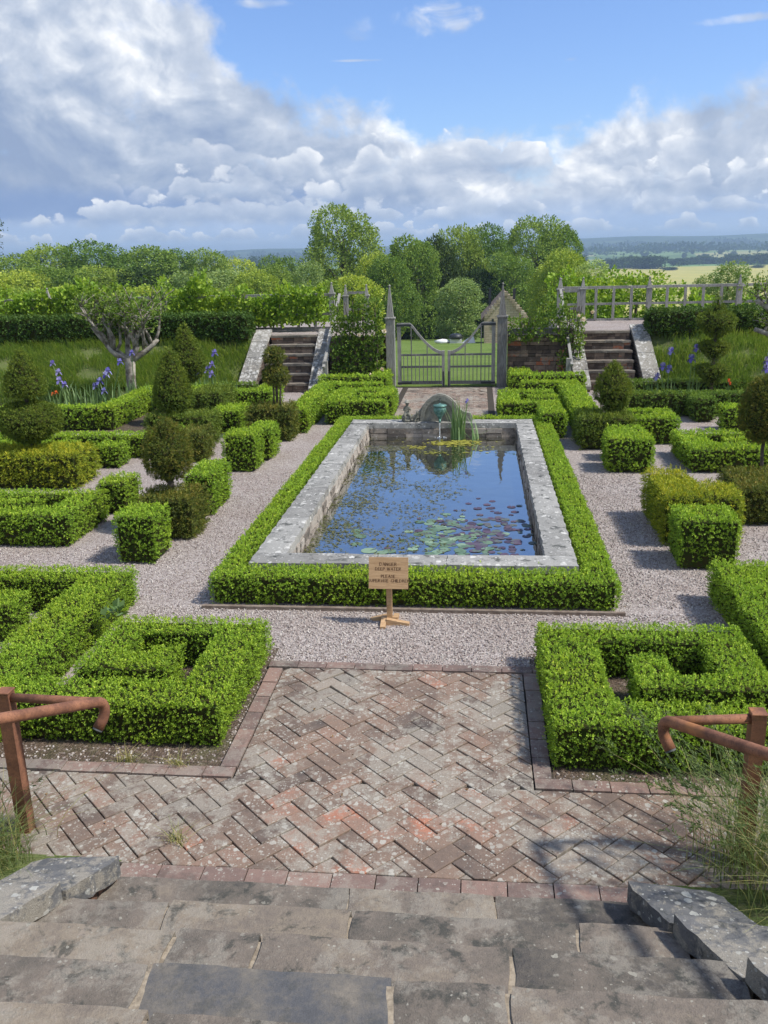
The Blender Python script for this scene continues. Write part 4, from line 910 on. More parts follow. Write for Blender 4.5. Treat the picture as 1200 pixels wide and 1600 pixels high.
n = g.noise(pos, 3.0, 3, 0.5); nf = g.noise(pos, 2.2, 6, 0.7, 0.8)
alg = g.m('MULTIPLY', g.step(g.noise(pos, 4.5, 6, 0.7, 0.4), 0.50, 0.62), g.step(sp[1], 13.4, 14.3))
wc = g.mix(g.step(nf, 0.4, 0.7), (0.012, 0.014, 0.008), (0.03, 0.032, 0.014)); wc = g.mix(g.m('MULTIPLY', alg, 0.5), wc, (0.12, 0.12, 0.03))
di = g.node('ShaderNodeBsdfDiffuse', {'Color': wc})
bp = g.node('ShaderNodeBump', {'Strength': 0.06, 'Distance': 0.05, 'Height': n})
rip = g.node('ShaderNodeVectorMath', {0: pos, 1: (0.63, -14.45, 0)}, operation='ADD')
gl = g.node('ShaderNodeBsdfGlossy', {'Color': (1, 1, 1), 'Roughness': 0.015, 'Normal': bp.outputs[0]})
fr = g.node('ShaderNodeFresnel', {'IOR': 2.9, 'Normal': bp.outputs[0]})
mx = g.node('ShaderNodeMixShader', {0: g.m('ADD', fr.outputs[0], 0.26, clamp=True), 1: di.outputs[0], 2: gl.outputs[0]}); g.node('ShaderNodeOutputMaterial', {0: mx.outputs[0]})
mb = MB(); mb.add([(-1.95, 7.95, WZ), (.75, 7.95, WZ), (.75, 15.0, WZ), (-1.95, 15.0, WZ)], [(0, 1, 2, 3)]); tag(mb.build('pond_water', m_water), kind='structure')
# floating plants
m_pad = leafmat('lily_pads', [(0.0, (0.094, 0.164, 0.105)), (0.6, (0.152, 0.246, 0.164)), (1.0, (0.257, 0.374, 0.257))], 0.1, 0.35)
m_padp = leafmat('purple_lily_pads', [(0.0, (0.06, 0.05, 0.08)), (0.5, (0.12, 0.085, 0.13)), (1.0, (0.12, 0.17, 0.14))], 0.1, 0.35)
m_weed = leafmat('pondweed', [(0.0, (0.06, 0.07, 0.02)), (0.6, (0.13, 0.14, 0.05)), (1.0, (0.23, 0.22, 0.09))], 0.1, 0.5)
m_alg = leafmat('yellow_algae', [(0.0, (0.17, 0.17, 0.03)), (1.0, (0.34, 0.35, 0.06))], 0.1, 0.6)
def pads(name, label, pts_, rad, mat, kind=None):
    mb = MB()
    for (x, y) in pts_:
        if not (PX0 + .06 < x < PX1 - .06 and 8.1 < y < 14.8): continue
        r = rad * random.uniform(.6, 1.3); a0 = random.uniform(0, 6.28); z = WZ + .002 + random.uniform(0, 0.004); tl = random.gauss(0, .02)
        ring = [(x + r * math.cos(a0 + .2 + k * (6.28 - .4) / 9), y + r * math.sin(a0 + .2 + k * (6.28 - .4) / 9), z + r * tl * math.cos(k)) for k in range(10)]
        mb.add([(x, y, z)] + ring, [(0, k + 1, k + 2) for k in range(9)], random.random())
    o_ = mb.build(name, mat); return tag(o_, label, None if kind else 'water lily', kind=kind)
def scat(n, cx, cy_, sx_, sy_): return [(random.gauss(cx, sx_), random.gauss(cy_, sy_)) for _ in range(n)]
pads('water_lily', 'green water lily pads floating near the front right of the pond', scat(110, -0.32, 9.4, .22, .42), 0.052, m_pad)
pads('water_lily', 'dark purple water lily pads spread along the right side of the pond', scat(230, 0.14, 9.45, .32, .62), 0.045, m_padp)
pads('water_lily', 'few loose green lily pads at the front left of the pond behind the sign', scat(10, -1.15, 8.7, .16, .25) + scat(5, -1.35, 9.6, .1, .1), 0.075, m_pad)
wp = []
while len(wp) < 3600:
    x, y = random.uniform(PX0, PX1), random.uniform(8.1, 14.2)
    d_ = 0.92 - 0.50 * (x + 1.8) - 0.03 * abs(y - 11.5)
    d_ *= 0.5 + 0.9 * (math.sin(x * 5 + y * 2.3) * math.sin(y * 3.1 - x * 2) + 0.4)
    if random.random() < d_ * .8: wp.append((x, y))
P = np.array([(x, y, WZ + .006) for x, y in wp]); V, r = leaves(P, np.tile([0, 0, .05], (len(P), 1)) + rng.normal(0, 1, (len(P), 3)) * np.array([1, 1, .02]), 0.042, 0.42, 3, 0.9, 0.5, up=0.0)
V[..., 2] = WZ + .006 + (V[..., 2] - WZ - .006) * 0.15
tag(quads('pondweed', V, r, m_weed), kind='stuff')
ap = [(random.gauss(cx, sx_), random.gauss(cy_, sy_)) for (cx, cy_, sx_, sy_, n_) in [(-.45, 14.35, .22, .10, 190), (-1.0, 14.05, .1, .05, 50), (-.2, 14.5, .18, .07, 70), (0.0, 13.9, .25, .2, 25), (-.7, 13.7, .1, .08, 25)] for _ in range(n_)]
mb = MB()
for x, y in ap:
    if PX0 + .05 < x < PX1 - .05 and y < 14.8:
        r = random.uniform(.015, .035); mb.add([(x + r * math.cos(a), y + r * .8 * math.sin(a), WZ + .005 + random.uniform(0, .002)) for a in (0, 1, 2.2, 3.1, 4.2, 5.2)], [(0, 1, 2, 3, 4, 5)])
tag(mb.build('pond_algae', m_alg), kind='stuff')

# fountain stone, urn, jet, statue, pond iris
fs_ = thing('fountain_stone', 'arched weathered stone back slab standing on the far coping of the pond', 'fountain', (-0.63, 15.1, 0.28))
def archpoly(cx, w, h, n=22, sh=0.0, z0=0.28):
    """pointed-shouldered arch outline in x,z"""
    pts_ = []
    for k in range(n + 1):
        a = math.pi * k / n; x = -math.cos(a) * w / 2; z = math.sin(a) ** 0.85 * h
        pts_.append((cx + x, z0 + z))
    return pts_
def slab_xz(outline, y0, y1, mb, a=0.5):
    n = len(outline); vs = [(x, y0, z) for x, z in outline] + [(x, y1, z) for x, z in outline]
    mb.add(vs, [tuple(range(n)), tuple(reversed(range(n, 2 * n)))] + [(i, n + i, n + (i + 1) % n, (i + 1) % n) for i in range(n)], a)
out = [(-1.14, .28), (-1.13, .36), (-1.06, .40), (-0.99, .46), (-0.93, .55), (-0.85, .64), (-0.75, .72), (-0.65, .755), (-0.55, .735), (-0.45, .68), (-0.37, .60), (-0.31, .50), (-0.22, .44), (-0.11, .42), (-0.08, .36), (-0.08, .28)]
mb = MB(); slab_xz(out, 15.04, 15.16, mb); mb.build('back_slab', m_statue, fs_)
mb = MB(); inner = archpoly(-0.645, 0.52, 0.37); oo = archpoly(-0.645, 0.66, 0.455)
n = len(inner)
vs = [(x, 15.005, z) for x, z in oo] + [(x, 15.005, z) for x, z in inner] + [(x, 15.038, z) for x, z in oo] + [(x, 15.038, z) for x, z in inner]
f_ = []
for i in range(n - 1): f_ += [(i, i + 1, n + i + 1, n + i), (i, 2 * n + i, 2 * n + i + 1, i + 1), (n + i, n + i + 1, 3 * n + i + 1, 3 * n + i)]
mb.add(vs, f_, .3); mb.build('moulding', m_statue, fs_)
ur = thing('bronze_urn_spout', 'verdigris bronze urn pouring water in front of the arched stone', 'spout', (-0.63, 14.9, 0.3))
MB().lathe((-0.63, 14.90, 0), [(.022, .30), (.024, .345), (.032, .36), (.04, .385), (.075, .43), (.105, .475), (.11, .51), (.10, .545), (.085, .56), (.115, .568), (.12, .58), (.105, .592), (.06, .60), (.03, .606), (.008, .62)], 24).build('urn_body', m_verd, ur, True)
MB().tube([(-0.63, 14.9, .60), (-0.63, 14.93, .66), (-0.63, 15.0, .69)], .008, 8).build('feed_pipe', m_iron, ur, True)
MB().tube([(-0.63, 14.87, .35), (-0.63, 14.84, .33), (-0.63, 14.83, .295)], .017, 12).build('nozzle', m_verd, ur, True)
m_jet, g = newmat('falling_water'); p = g.node('ShaderNodeBsdfPrincipled', {'Base Color': (0.85, 0.88, 0.9), 'Roughness': 0.1, 'Alpha': 0.6, 'Specular IOR Level': 0.8}); finish(g, p)
js = MB(); js.tube([(-0.63, 14.82, .295 - (.29 - WZ) * (k / 8)) for k in range(9)], [.007, .008, .0075, .009, .008, .010, .009, .011, .012], 8).build('water_stream', m_jet, None, True)
tag(bpy.data.objects['water_stream'], 'thin stream of water falling from the bronze urn into the pond', 'water stream')
mb = MB()
for k in range(26):
    a = random.uniform(0, 6.28); r = random.uniform(.02, .11); x, y = -0.63 + r * math.cos(a), 14.82 + r * math.sin(a) * .8; mb.lathe((x, y, WZ), [(.004, 0), (.009, .003), (.006, .01), (.001, .014)], 6)
tag(mb.build('splash', m_jet, None, True), 'little ring of splashing drops under the urn stream', 'splash')

# cherub statue
def skin_mesh(name, joints, edges, mat, parent, sub=2, root=0):
    me = bpy.data.meshes.new(name); off = WL[parent.name] if parent else np.zeros(3)
    me.from_pydata([tuple(np.array(j[:3]) - off) for j in joints], edges, []); o_ = link(name, me, mat, parent)
    md = o_.modifiers.new('skin', 'SKIN'); md.use_smooth_shade = True
    for i, j in enumerate(joints):
        sv = me.skin_vertices[0].data[i]; sv.radius = (j[3], j[3] if len(j) < 5 else j[4]); sv.use_root = (i == root)
    s2 = o_.modifiers.new('sub', 'SUBSURF'); s2.levels = sub; s2.render_levels = sub
    return o_
stt = thing('cherub_statue', 'small weathered stone figure of a child sitting on a rock on the pond coping', 'statue', (-1.2, 15.08, 0.28))
X0, Y0, Zb = -1.21, 15.08, 0.28
J = [(X0, Y0, Zb + .13, .042), (X0, Y0, Zb + .18, .038), (X0 + .005, Y0, Zb + .23, .040), (X0 + .008, Y0 - .004, Zb + .262, .018), (X0 + .01, Y0 - .01, Zb + .30, .036), (X0 + .01, Y0 - .01, Zb + .325, .028),
     (X0 - .04, Y0 - .005, Zb + .235, .018), (X0 - .05, Y0 - .03, Zb + .19, .014), (X0 - .01, Y0 - .06, Zb + .20, .012), (X0 + .05, Y0 - .01, Zb + .235, .018), (X0 + .07, Y0 - .04, Zb + .20, .014), (X0 + .045, Y0 - .07, Zb + .235, .012),
     (X0 - .025, Y0 - .05, Zb + .13, .027), (X0 - .03, Y0 - .095, Zb + .11, .02), (X0 - .02, Y0 - .10, Zb + .04, .014), (X0 - .01, Y0 - .125, Zb + .02, .012),
     (X0 + .04, Y0 - .05, Zb + .13, .027), (X0 + .07, Y0 - .09, Zb + .10, .02), (X0 + .075, Y0 - .09, Zb + .04, .014), (X0 + .085, Y0 - .115, Zb + .02, .012)]
E = [(0, 1), (1, 2), (2, 3), (3, 4), (4, 5), (2, 6), (6, 7), (7, 8), (2, 9), (9, 10), (10, 11), (0, 12), (12, 13), (13, 14), (14, 15), (0, 16), (16, 17), (17, 18), (18, 19)]
skin_mesh('body', J, E, m_statue, stt)
MB().lathe((X0 + .01, Y0 - .012, Zb), [(.036, .318), (.05, .322), (.05, .330), (.037, .336), (.032, .355), (.015, .368), (.004, .37)], 16).build('hat', m_statue, stt, True)
def rock(mb, cx, cy_, cz, rx, ry, rz, seed=0):
    vs = []; nU, nV = 14, 8
    for j in range(nV + 1):
        ph = math.pi * j / nV
        for i in range(nU):
            th = 2 * math.pi * i / nU; q = 1 + .13 * math.sin(3 * th + seed + 2 * ph) + .08 * math.sin(7 * th - seed + 5 * ph)
            vs.append((cx + rx * q * math.sin(ph) * math.cos(th), cy_ + ry * q * math.sin(ph) * math.sin(th), cz + rz * q * math.cos(ph)))
    mb.add(vs, [(j * nU + i, (j + 1) * nU + i, (j + 1) * nU + (i + 1) % nU, j * nU + (i + 1) % nU) for j in range(nV) for i in range(nU)], .4)
mb = MB(); rock(mb, X0, Y0 - .01, Zb + .06, .085, .075, .075, 1); rock(mb, X0 + .02, Y0 - .02, Zb + .02, .10, .09, .04, 3); mb.build('rock_seat', m_statue, stt, True)
st2 = thing('animal_statue', 'little stone animal crouching between the child figure and the arched slab', 'statue', (-1.04, 15.0, 0.28))
skin_mesh('body', [(-1.04, 15.02, .33, .035), (-1.03, 15.0, .38, .032), (-1.02, 14.98, .42, .016), (-1.02, 14.965, .445, .024), (-1.02, 14.94, .438, .012), (-1.035, 14.975, .475, .006), (-1.005, 14.975, .475, .006), (-1.06, 14.98, .31, .014), (-1.065, 14.96, .288, .011), (-1.01, 14.97, .32, .012), (-1.01, 14.955, .288, .010)],
          [(0, 1), (1, 2), (2, 3), (3, 4), (3, 5), (3, 6), (0, 7), (7, 8), (0, 9), (9, 10)], m_statue, st2)
def iris(name, label, cx, cy_, z0, nb, h, fl, rad=.1, fcol=None, cat='iris', group=None, bw=0.035, lean=.15):
    t = thing(name, label, cat, (cx, cy_, z0), group)
    pts = np.stack([cx + rng.normal(0, rad, nb), cy_ + rng.normal(0, rad * .6, nb), np.full(nb, z0)], 1)
    V, rn, _ = blades(pts, h, bw, lean, 4, .25); quads('leaves', V, rn, m_irisl, t)
    if fl:
        sm = MB(); Pf = []
        for (dx, dy, z, s) in fl:
            sm.tube([(cx + dx * .6, cy_ + dy * .6, z0), (cx + dx, cy_ + dy, z)], .008, 5)
        sm.build('stalks', m_irisl, t)
        for (dx, dy, z, s) in fl:
            c = np.array([cx + dx, cy_ + dy, z]); Q = []
            for k in range(6):
                a = k * math.pi / 3 + random.uniform(0, .4); o_ = np.array([math.cos(a), math.sin(a), 0]); sd_ = np.array([-math.sin(a), math.cos(a), 0])
                upk = 1 if k % 2 else -1; p1 = c + o_ * s * .45 + np.array([0, 0, s * .35 * (1 if upk > 0 else .2)]); p2 = c + o_ * s * (.35 if upk > 0 else .8) + np.array([0, 0, s * (.95 if upk > 0 else -.55)])
                Q.append([c, p1 - sd_ * s * .36, p1 * .35 + p2 * .65, p1 + sd_ * s * .36]); Q.append([p1 - sd_ * s * .36, p2 - sd_ * s * .2, p2 + sd_ * s * .2, p1 + sd_ * s * .36])
            quads('flower', np.array(Q), rng.random(len(Q)), fcol or m_irisf, t)
iris('pond_iris', 'clump of tall green iris leaves rising from the pond beside the urn', -0.30, 14.72, WZ, 34, 0.62, [(.13, .1, .66, .05)], .07, bw=.03, lean=.2)
iris('pond_iris', 'few leaning green leaves at the pond edge right of the iris clump', -0.02, 14.72, -0.05, 6, 0.45, [], .03, bw=.03, lean=.9)
IG = 'blue irises in the knot garden beds'
iris('blue_iris', 'dense clump of blue irises left of the apple tree trunk', -8.0, 17.3, 0, 110, .62, [(-.55, .1, .88, .09), (-.5, 0, .72, .1), (-.45, .1, .62, .09), (.35, 0, .70, .1), (.45, .1, .82, .1), (.55, 0, .9, .1), (.25, 0, .6, .09), (.42, 0, .5, .09), (.7, .3, 1.05, .09), (-.7, .2, 1.05, .08)], .45, group=IG, lean=.3, bw=.04)
iris('blue_iris', 'iris clump at the trunk of the left apple tree', -7.25, 17.9, 0, 45, .62, [(.1, 0, 1.2, .08)], .18, group=IG, lean=.3, bw=.04)
iris('blue_iris', 'small group of blue irises beside the left steps cheek wall', -5.7, 18.6, 0, 45, .55, [(-.1, 0, .75, .1), (.02, 0, .85, .1), (.1, 0, 1.1, .1), (0, 0, .65, .1), (-.3, 0, .66, .08)], .3, group=IG, bw=.04)
iris('blue_iris', 'blue irises right of the right steps', 3.75, 18.3, 0, 30, .45, [(-.15, 0, .55, .1), (-.05, 0, .75, .1), (.08, 0, .7, .1), (.1, .05, 1.05, .1)], .2, group=IG, bw=.04)
iris('blue_iris', 'two tall blue iris blooms in front of the right bank', 4.25, 18.3, 0, 20, .45, [(0, 0, .9, .11), (.1, .05, 1.1, .1)], .12, group=IG, bw=.04)
iris('blue_iris', 'blue irises at the right frame edge behind the bronze ball topiary', 5.55, 17.8, 0, 25, .5, [(0, 0, .75, .11), (.02, .05, .9, .1), (.05, 0, 1.0, .1)], .15, group=IG, bw=.04)
iris('orange_poppy', 'small orange flowers left of the left iris clump', -8.55, 17.2, 0, 14, .4, [(0, 0, .5, .05), (-.08, 0, .47, .045)], .1, m_petalr, 'poppy')
iris('red_poppy', 'single red flower beside the cup-tiered topiary at the right', 4.95, 18.1, 0, 24, .32, [(0, 0, .5, .045), (.03, 0, .44, .04)], .15, m_petalr, 'poppy')
# broad leaf weed in hedge
t = thing('dock_plant', 'broad-leaved green weed growing through the hedge corner near the left gravel path', 'weed', (-2.95, 6.45, 0))
P = np.array([(-2.95, 6.45, .28), (-2.9, 6.42, .3), (-3.0, 6.4, .27)]); V, r = leaves(P, np.tile([0, 0, 1.], (3, 1)), .12, .5, 6, 1.2, .5); quads('leaves', V, r, m_irisl, t)

# ------------------------------------------------------------------ danger sign
sg = thing('warning_sign', 'small oak sign carved DANGER DEEP WATER standing in front of the pond hedge', 'sign', (-0.745, 7.08, 0))
MB().box(-.768, -.722, 7.06, 7.105, 0.0, 0.50, bev=.003).build('post', m_new, sg)
PN = Matrix.Rotation(R(-14), 3, 'X')
cp = (-0.745, 7.045, 0.47)
pb = MB(); pb.box(-.912, -.575, 7.035, 7.058, .335, .605, rot=PN, c=cp); panel = pb.build('panel', m_new, sg)
mb = MB()
for (x0, x1, y0, y1) in [(-.768 - .135, -.7685, 7.10, 7.15), (-.7215, -.722 + .135, 7.01, 7.06)]:
    pass
mb.prism([(-.92, 7.105), (-.768, 7.105), (-.768, 7.155), (-.92, 7.155)], 0, [.012, .055, .055, .012]); mb.build('foot', m_new, sg)
mb = MB(); mb.prism([(-.768, 7.01), (-.57, 7.01), (-.57, 7.058), (-.768, 7.058)], 0, [.055, .02, .02, .055]); mb.build('foot', m_new, sg)
mb = MB(); mb.prism([(-.816, 6.93), (-.77, 6.93), (-.77, 7.10), (-.816, 7.10)], 0, [.02, .02, .055, .055]); mb.build('foot', m_new, sg)
mb = MB(); mb.prism([(-.72, 7.062), (-.674, 7.062), (-.674, 7.24), (-.72, 7.24)], 0, [.055, .055, .02, .02]); mb.build('foot', m_new, sg)
GL = {'D': [[(0, 0), (0, 1)], [(0, 1), (.45, .95), (.7, .5), (.45, .05), (0, 0)]], 'A': [[(0, 0), (.38, 1)], [(.38, 1), (.76, 0)], [(.16, .38), (.6, .38)]], 'N': [[(0, 0), (0, 1)], [(0, 1), (.7, 0)], [(.7, 0), (.7, 1)]],
      'G': [[(.7, .82), (.4, 1), (.08, .75), (.08, .25), (.4, 0), (.7, .15), (.7, .42)]], 'E': [[(0, 0), (0, 1)], [(0, 1), (.55, 1)], [(0, .52), (.42, .52)], [(0, 0), (.58, 0)]], 'R': [[(0, 0), (0, 1)], [(0, 1), (.5, .95), (.5, .55), (0, .5)], [(.25, .5), (.68, 0)]],
      'P': [[(0, 0), (0, 1)], [(0, 1), (.52, .93), (.52, .55), (0, .48)]], 'W': [[(0, 1), (.28, 0)], [(.28, 0), (.52, .9)], [(.52, .9), (.76, 0)], [(.76, 0), (1.04, 1)]], 'T': [[(.33, 0), (.33, 1)], [(0, 1), (.68, 1)]],
      'L': [[(0, 0), (0, 1)], [(0, 0), (.52, 0)]], 'S': [[(.52, .85), (.28, 1), (.05, .78), (.5, .3), (.28, 0), (.02, .15)]], 'U': [[(0, 1), (0, .25), (.33, 0), (.66, .25), (.66, 1)]], 'V': [[(0, 1), (.36, 0)], [(.36, 0), (.72, 1)]],
      'I': [[(0, 0), (0, 1)]], 'C': [[(.68, .85), (.4, 1), (.08, .72), (.08, .28), (.4, 0), (.68, .15)]], 'H': [[(0, 0), (0, 1)], [(.68, 0), (.68, 1)], [(0, .52), (.68, .52)]], 'O': [[(.38, 1), (.05, .75), (.05, .25), (.38, 0), (.72, .25), (.72, .75), (.38, 1)]], 'Y': [[(0, 1), (.35, .5)], [(.7, 1), (.35, .5)], [(.35, .5), (.35, 0)]]}
GW = {'I': 0, 'L': .52, 'E': .58, 'S': .52, 'P': .52, 'W': 1.04, 'O': .76}
mb = MB()
def word(txt, cx, z, h):
    wd = [(GW.get(c, .7) if c != ' ' else .35) for c in txt]; tot = sum(wd) + .3 * (len(txt) - 1); x = cx - tot * h / 2
    for c, w_ in zip(txt, wd):
        for stk in GL.get(c, []):
            for (a, b) in zip(stk[:-1], stk[1:]):
                thick = .0022 if abs(a[0] - b[0]) < .1 or (c in 'NVAW' and b[1] < a[1]) else .0014
                d_ = Vector((b[0] - a[0], b[1] - a[1])); n_ = Vector((-d_.y, d_.x)).normalized() * thick; e = d_.normalized() * thick * .7 / h
                q = [(x + (a[0] - e.x) * h + n_.x, z + (a[1] - e.y) * h + n_.y), (x + (b[0] + e.x) * h + n_.x, z + (b[1] + e.y) * h + n_.y), (x + (b[0] + e.x) * h - n_.x, z + (b[1] + e.y) * h - n_.y), (x + (a[0] - e.x) * h - n_.x, z + (a[1] - e.y) * h - n_.y)]
                mb.add([tuple(PN @ (Vector((u, 7.0335, v)) - Vector(cp)) + Vector(cp)) for u, v in q], [(0, 1, 2, 3)])
        for sx_ in ([0] if c in 'DRPFELIT' else []) + ([.68] if c == 'H' else []) + ([0, .7] if c in 'N' else []) + ([0] if c == 'H' else []):
            if c == 'T': sx_ = .33
            for zz in (0, 1):
                q = [(x + (sx_ - .13) * h, z + zz * h - .0008), (x + (sx_ + .13) * h, z + zz * h - .0008), (x + (sx_ + .13) * h, z + zz * h + .0008), (x + (sx_ - .13) * h, z + zz * h + .0008)]
                mb.add([tuple(PN @ (Vector((u, 7.033, v)) - Vector(cp)) + Vector(cp)) for u, v in q], [(0, 1, 2, 3)])
        x += (w_ + .3) * h
word('DANGER', -.745, .535, .026); word('DEEP WATER', -.745, .495, .024); word('PLEASE', -.745, .432, .024); word('SUPERVISE CHILDREN', -.738, .394, .0235)
# serif strokes lie on the panel face
mb.build('lettering', m_ink, panel)

# ------------------------------------------------------------------ gate, gate posts
def finial_post(name, label, cat, x, y, z0, h, w, hc, group, parent=None, dark=False, spire=None):
    """square oak post with cap and pyramid finial; hc = height of shaft"""
    m = m_oakd if dark else m_oak
    t = thing(name, label, cat, (x, y, z0), group) if parent is None else parent
    a = w / 2
    MB().box(x - a, x + a, y - a, y + a, z0 - .05, z0 + hc, bev=.008).build('shaft' if parent is None else 'post', m, t)
    c = MB(); c.box(x - a - .02, x + a + .02, y - a - .02, y + a + .02, z0 + hc + .001, z0 + hc + .04, bev=.01)
    s_ = spire or (h - hc)
    b = a * .78
    c.prism([(x - b, y - b), (x + b, y - b), (x + b, y + b), (x - b, y + b)], z0 + hc + .038, z0 + hc + .06)
    vs = [(x - b, y - b, z0 + hc + .06), (x + b, y - b, z0 + hc + .06), (x + b, y + b, z0 + hc + .06), (x - b, y + b, z0 + hc + .06)]
    e = .014; zt = z0 + hc + s_ - .04
    vs += [(x - e, y - e, zt), (x + e, y - e, zt), (x + e, y + e, zt), (x - e, y + e, zt)]
    c.add(vs, [(0, 1, 5, 4), (1, 2, 6, 5), (2, 3, 7, 6), (3, 0, 4, 7), (4, 5, 6, 7)], .5)
    c.lathe((x, y, zt - .005), [(.012, 0), (.026, .012), (.028, .025), (.018, .042), (.004, .05)], 8)
    c.build('finial', m, t); return t
PG = 'tall oak gate posts with pyramid finials'
gy_ = 20.9
finial_post('gate_post', 'tall grey oak gate post left of the double gate', 'gate post', -2.03, gy_, 0, 2.37, .20, 1.60, PG)
finial_post('gate_post', 'tall grey oak gate post right of the double gate', 'gate post', 0.565, gy_, 0, 2.37, .22, 1.60, PG, dark=True)
MB().box(-1.925, -1.915, gy_ - .09, gy_ - .075, .05, 1.45).build('cable_cover', m_wht, bpy.data.objects['gate_post'])
def gate(sgn, label):
    t = thing('garden_gate', label, 'gate', (-0.73 + sgn * 1.1, gy_, 0), 'pair of grey oak garden gates')
    xo, xi = -0.73 + sgn * 1.14, -0.73 + sgn * 0.035
    bx = lambda a, b, y0, y1, z0, z1: MB().box(min(a, b), max(a, b), y0, y1, z0, z1, bev=.004)
    bx(xo, xo - sgn * .085, gy_ - .03, gy_ + .03, .06, 1.50).build('stile', m_oak, t)
    bx(xi, xi + sgn * .065, gy_ - .03, gy_ + .03, .04, .86).build('stile', m_oak, t)
    bx(xo, xi + sgn * .066, gy_ - .025, gy_ + .025, .075, .15).build('rail', m_oakd, t)
    bx(xo - sgn * .086, xi + sgn * .066, gy_ - .02, gy_ + .02, .46, .505).build('rail', m_oakd, t)
    bx(xo - sgn * .086, xi + sgn * .066, gy_ - .02, gy_ + .02, .74, .785).build('rail', m_oakd, t)
    # swept top rail
    pts_ = []
    for k in range(17):
        u = k / 16; x = xo - sgn * .02 + (xi - xo + sgn * .02) * u; v = max(0, (u - .28) / .72); z = 1.50 - .66 * math.sin(min(1, v) * math.pi / 2) ** 1.0 if u > .28 else 1.50
        pts_.append((x, z))
    mb = MB()
    for (a, za), (b, zb) in zip(pts_[:-1], pts_[1:]):
        mb.add([(a, gy_ - .035, za - .075), (b, gy_ - .035, zb - .075), (b, gy_ - .035, zb), (a, gy_ - .035, za), (a, gy_ + .035, za - .075), (b, gy_ + .035, zb - .075), (b, gy_ + .035, zb), (a, gy_ + .035, za)], [(0, 1, 2, 3), (7, 6, 5, 4), (3, 2, 6, 7), (4, 5, 1, 0)], .5)
    mb.build('top_rail', m_oak, t)
    def ztop(x):
        for (a, za), (b, zb) in zip(pts_[:-1], pts_[1:]):
            if min(a, b) <= x <= max(a, b): return za + (zb - za) * (x - a) / (b - a)
        return .8
    nb = 10
    for k in range(nb):
        x = xi + sgn * (.066 + .018 + (1.14 - .035 - .085 - .066 - .03) * (k + .5) / nb)
        zt = ztop(x) - .076 if k in (3, 7) else .74
        w_ = .013 if k not in (3, 7) else .017
        MB().box(x - w_ * .7, x + w_ * .7, gy_ - .045, gy_ - .021, .151, min(zt, ztop(x) - .076)).build('bar', m_oakd, t)
    bx(xo + sgn * .01, xo - sgn * .33, gy_ - .05, gy_ - .036, 1.43, 1.475).build('hinge_strap', m_iron, t)
    bx(xo + sgn * .01, xo - sgn * .33, gy_ - .05, gy_ - .031, .085, .13).build('hinge_strap', m_iron, t)
    bx(xi + sgn * .015, xi + sgn * .04, gy_ - .05, gy_ - .031, .0, .38).build('bolt', m_iron, t)
gate(-1, 'left leaf of the grey oak gate with a swooping top rail'); gate(1, 'right leaf of the grey oak gate with a swooping top rail')

# ------------------------------------------------------------------ terraces, retaining walls, far steps, banks
TZ = 1.2
mb = MB()
def tblock(x0, x1, y0, y1): mb.box(x0, x1, y0, y1, -1.2, TZ)
mb = MB(); mb.box(-16, -5.5, 21.45, 26.0, -1.3, TZ); mb.box(-5.498, -3.52, 21.78, 26.0, -1.3, TZ); mb.box(-3.518, -2.95, 21.32, 26.0, -1.3, TZ)
mb.box(1.95, 2.40, 21.32, 25.2, -1.3, TZ); mb.box(2.402, 3.95, 21.78, 25.2, -1.3, TZ); mb.box(3.952, 16, 21.45, 25.2, -1.3, TZ)
tag(mb.build('terrace', m_gravel), kind='structure')
def BK(x, v):
    e = np.where(x < 0, -5.5 - x, x - 3.95); k = np.clip(1 - e / 1.6, 0, 1); k = k * k * (3 - 2 * k)
    y0 = 18.7 + 1.35 * k; y1 = 21.47; y = y0 + (y1 - y0) * v
    z = -0.02 + (TZ - .03) * v ** (.8 + .35 * k) + .05 * np.sin(2.1 * x + 3 * v) * np.sin(v * np.pi) * (1 - k) - .05 * k * np.sin(v * np.pi)
    return y, np.minimum(z, TZ - .02)
def bank(x0, x1, label=None):
    vs = []; fs = []; nx = int(abs(x1 - x0) / .4); ny = 8
    for i in range(nx + 1):
        for j in range(ny + 1):
            x = x0 + (x1 - x0) * i / nx; v = j / ny; y, z = BK(np.array([x]), np.array([v])); vs.append((x, float(y[0]), float(z[0])))
    for i in range(nx):
        for j in range(ny): a = i * (ny + 1) + j; fs.append((a, a + ny + 1, a + ny + 2, a + 1))
    if x1 < x0: fs = [tuple(reversed(f)) for f in fs]
    mb = MB(); mb.add(vs, fs); tag(mb.build('grass_bank', m_bank, smooth=True), kind='structure')
    n = int(abs(x1 - x0) * 3600); u = rng.random(n); x = x0 + (x1 - x0) * rng.random(n); y, z = BK(x, u); z = z - .01
    kp = wob(np.stack([x, y, z], 1), 1.6, 2.0) > -0.30 + .5 * (rng.random(n) - .5); x, y, z = x[kp], y[kp], z[kp]; n = len(x)
    dr = np.stack([rng.normal(0, .5, n), np.full(n, -1.0) + rng.normal(0, .4, n), np.zeros(n)], 1)
    V, rn, _ = blades(np.stack([x, y, z], 1), .20, .014, .7, 3, .5, nrm(dr)); V = V; quads_ = quads('bank_grass', V, rn * .8 + .1 * 0, m_grass); tag(quads_, kind='stuff')
bank(-14, -5.5); bank(3.98, 12)

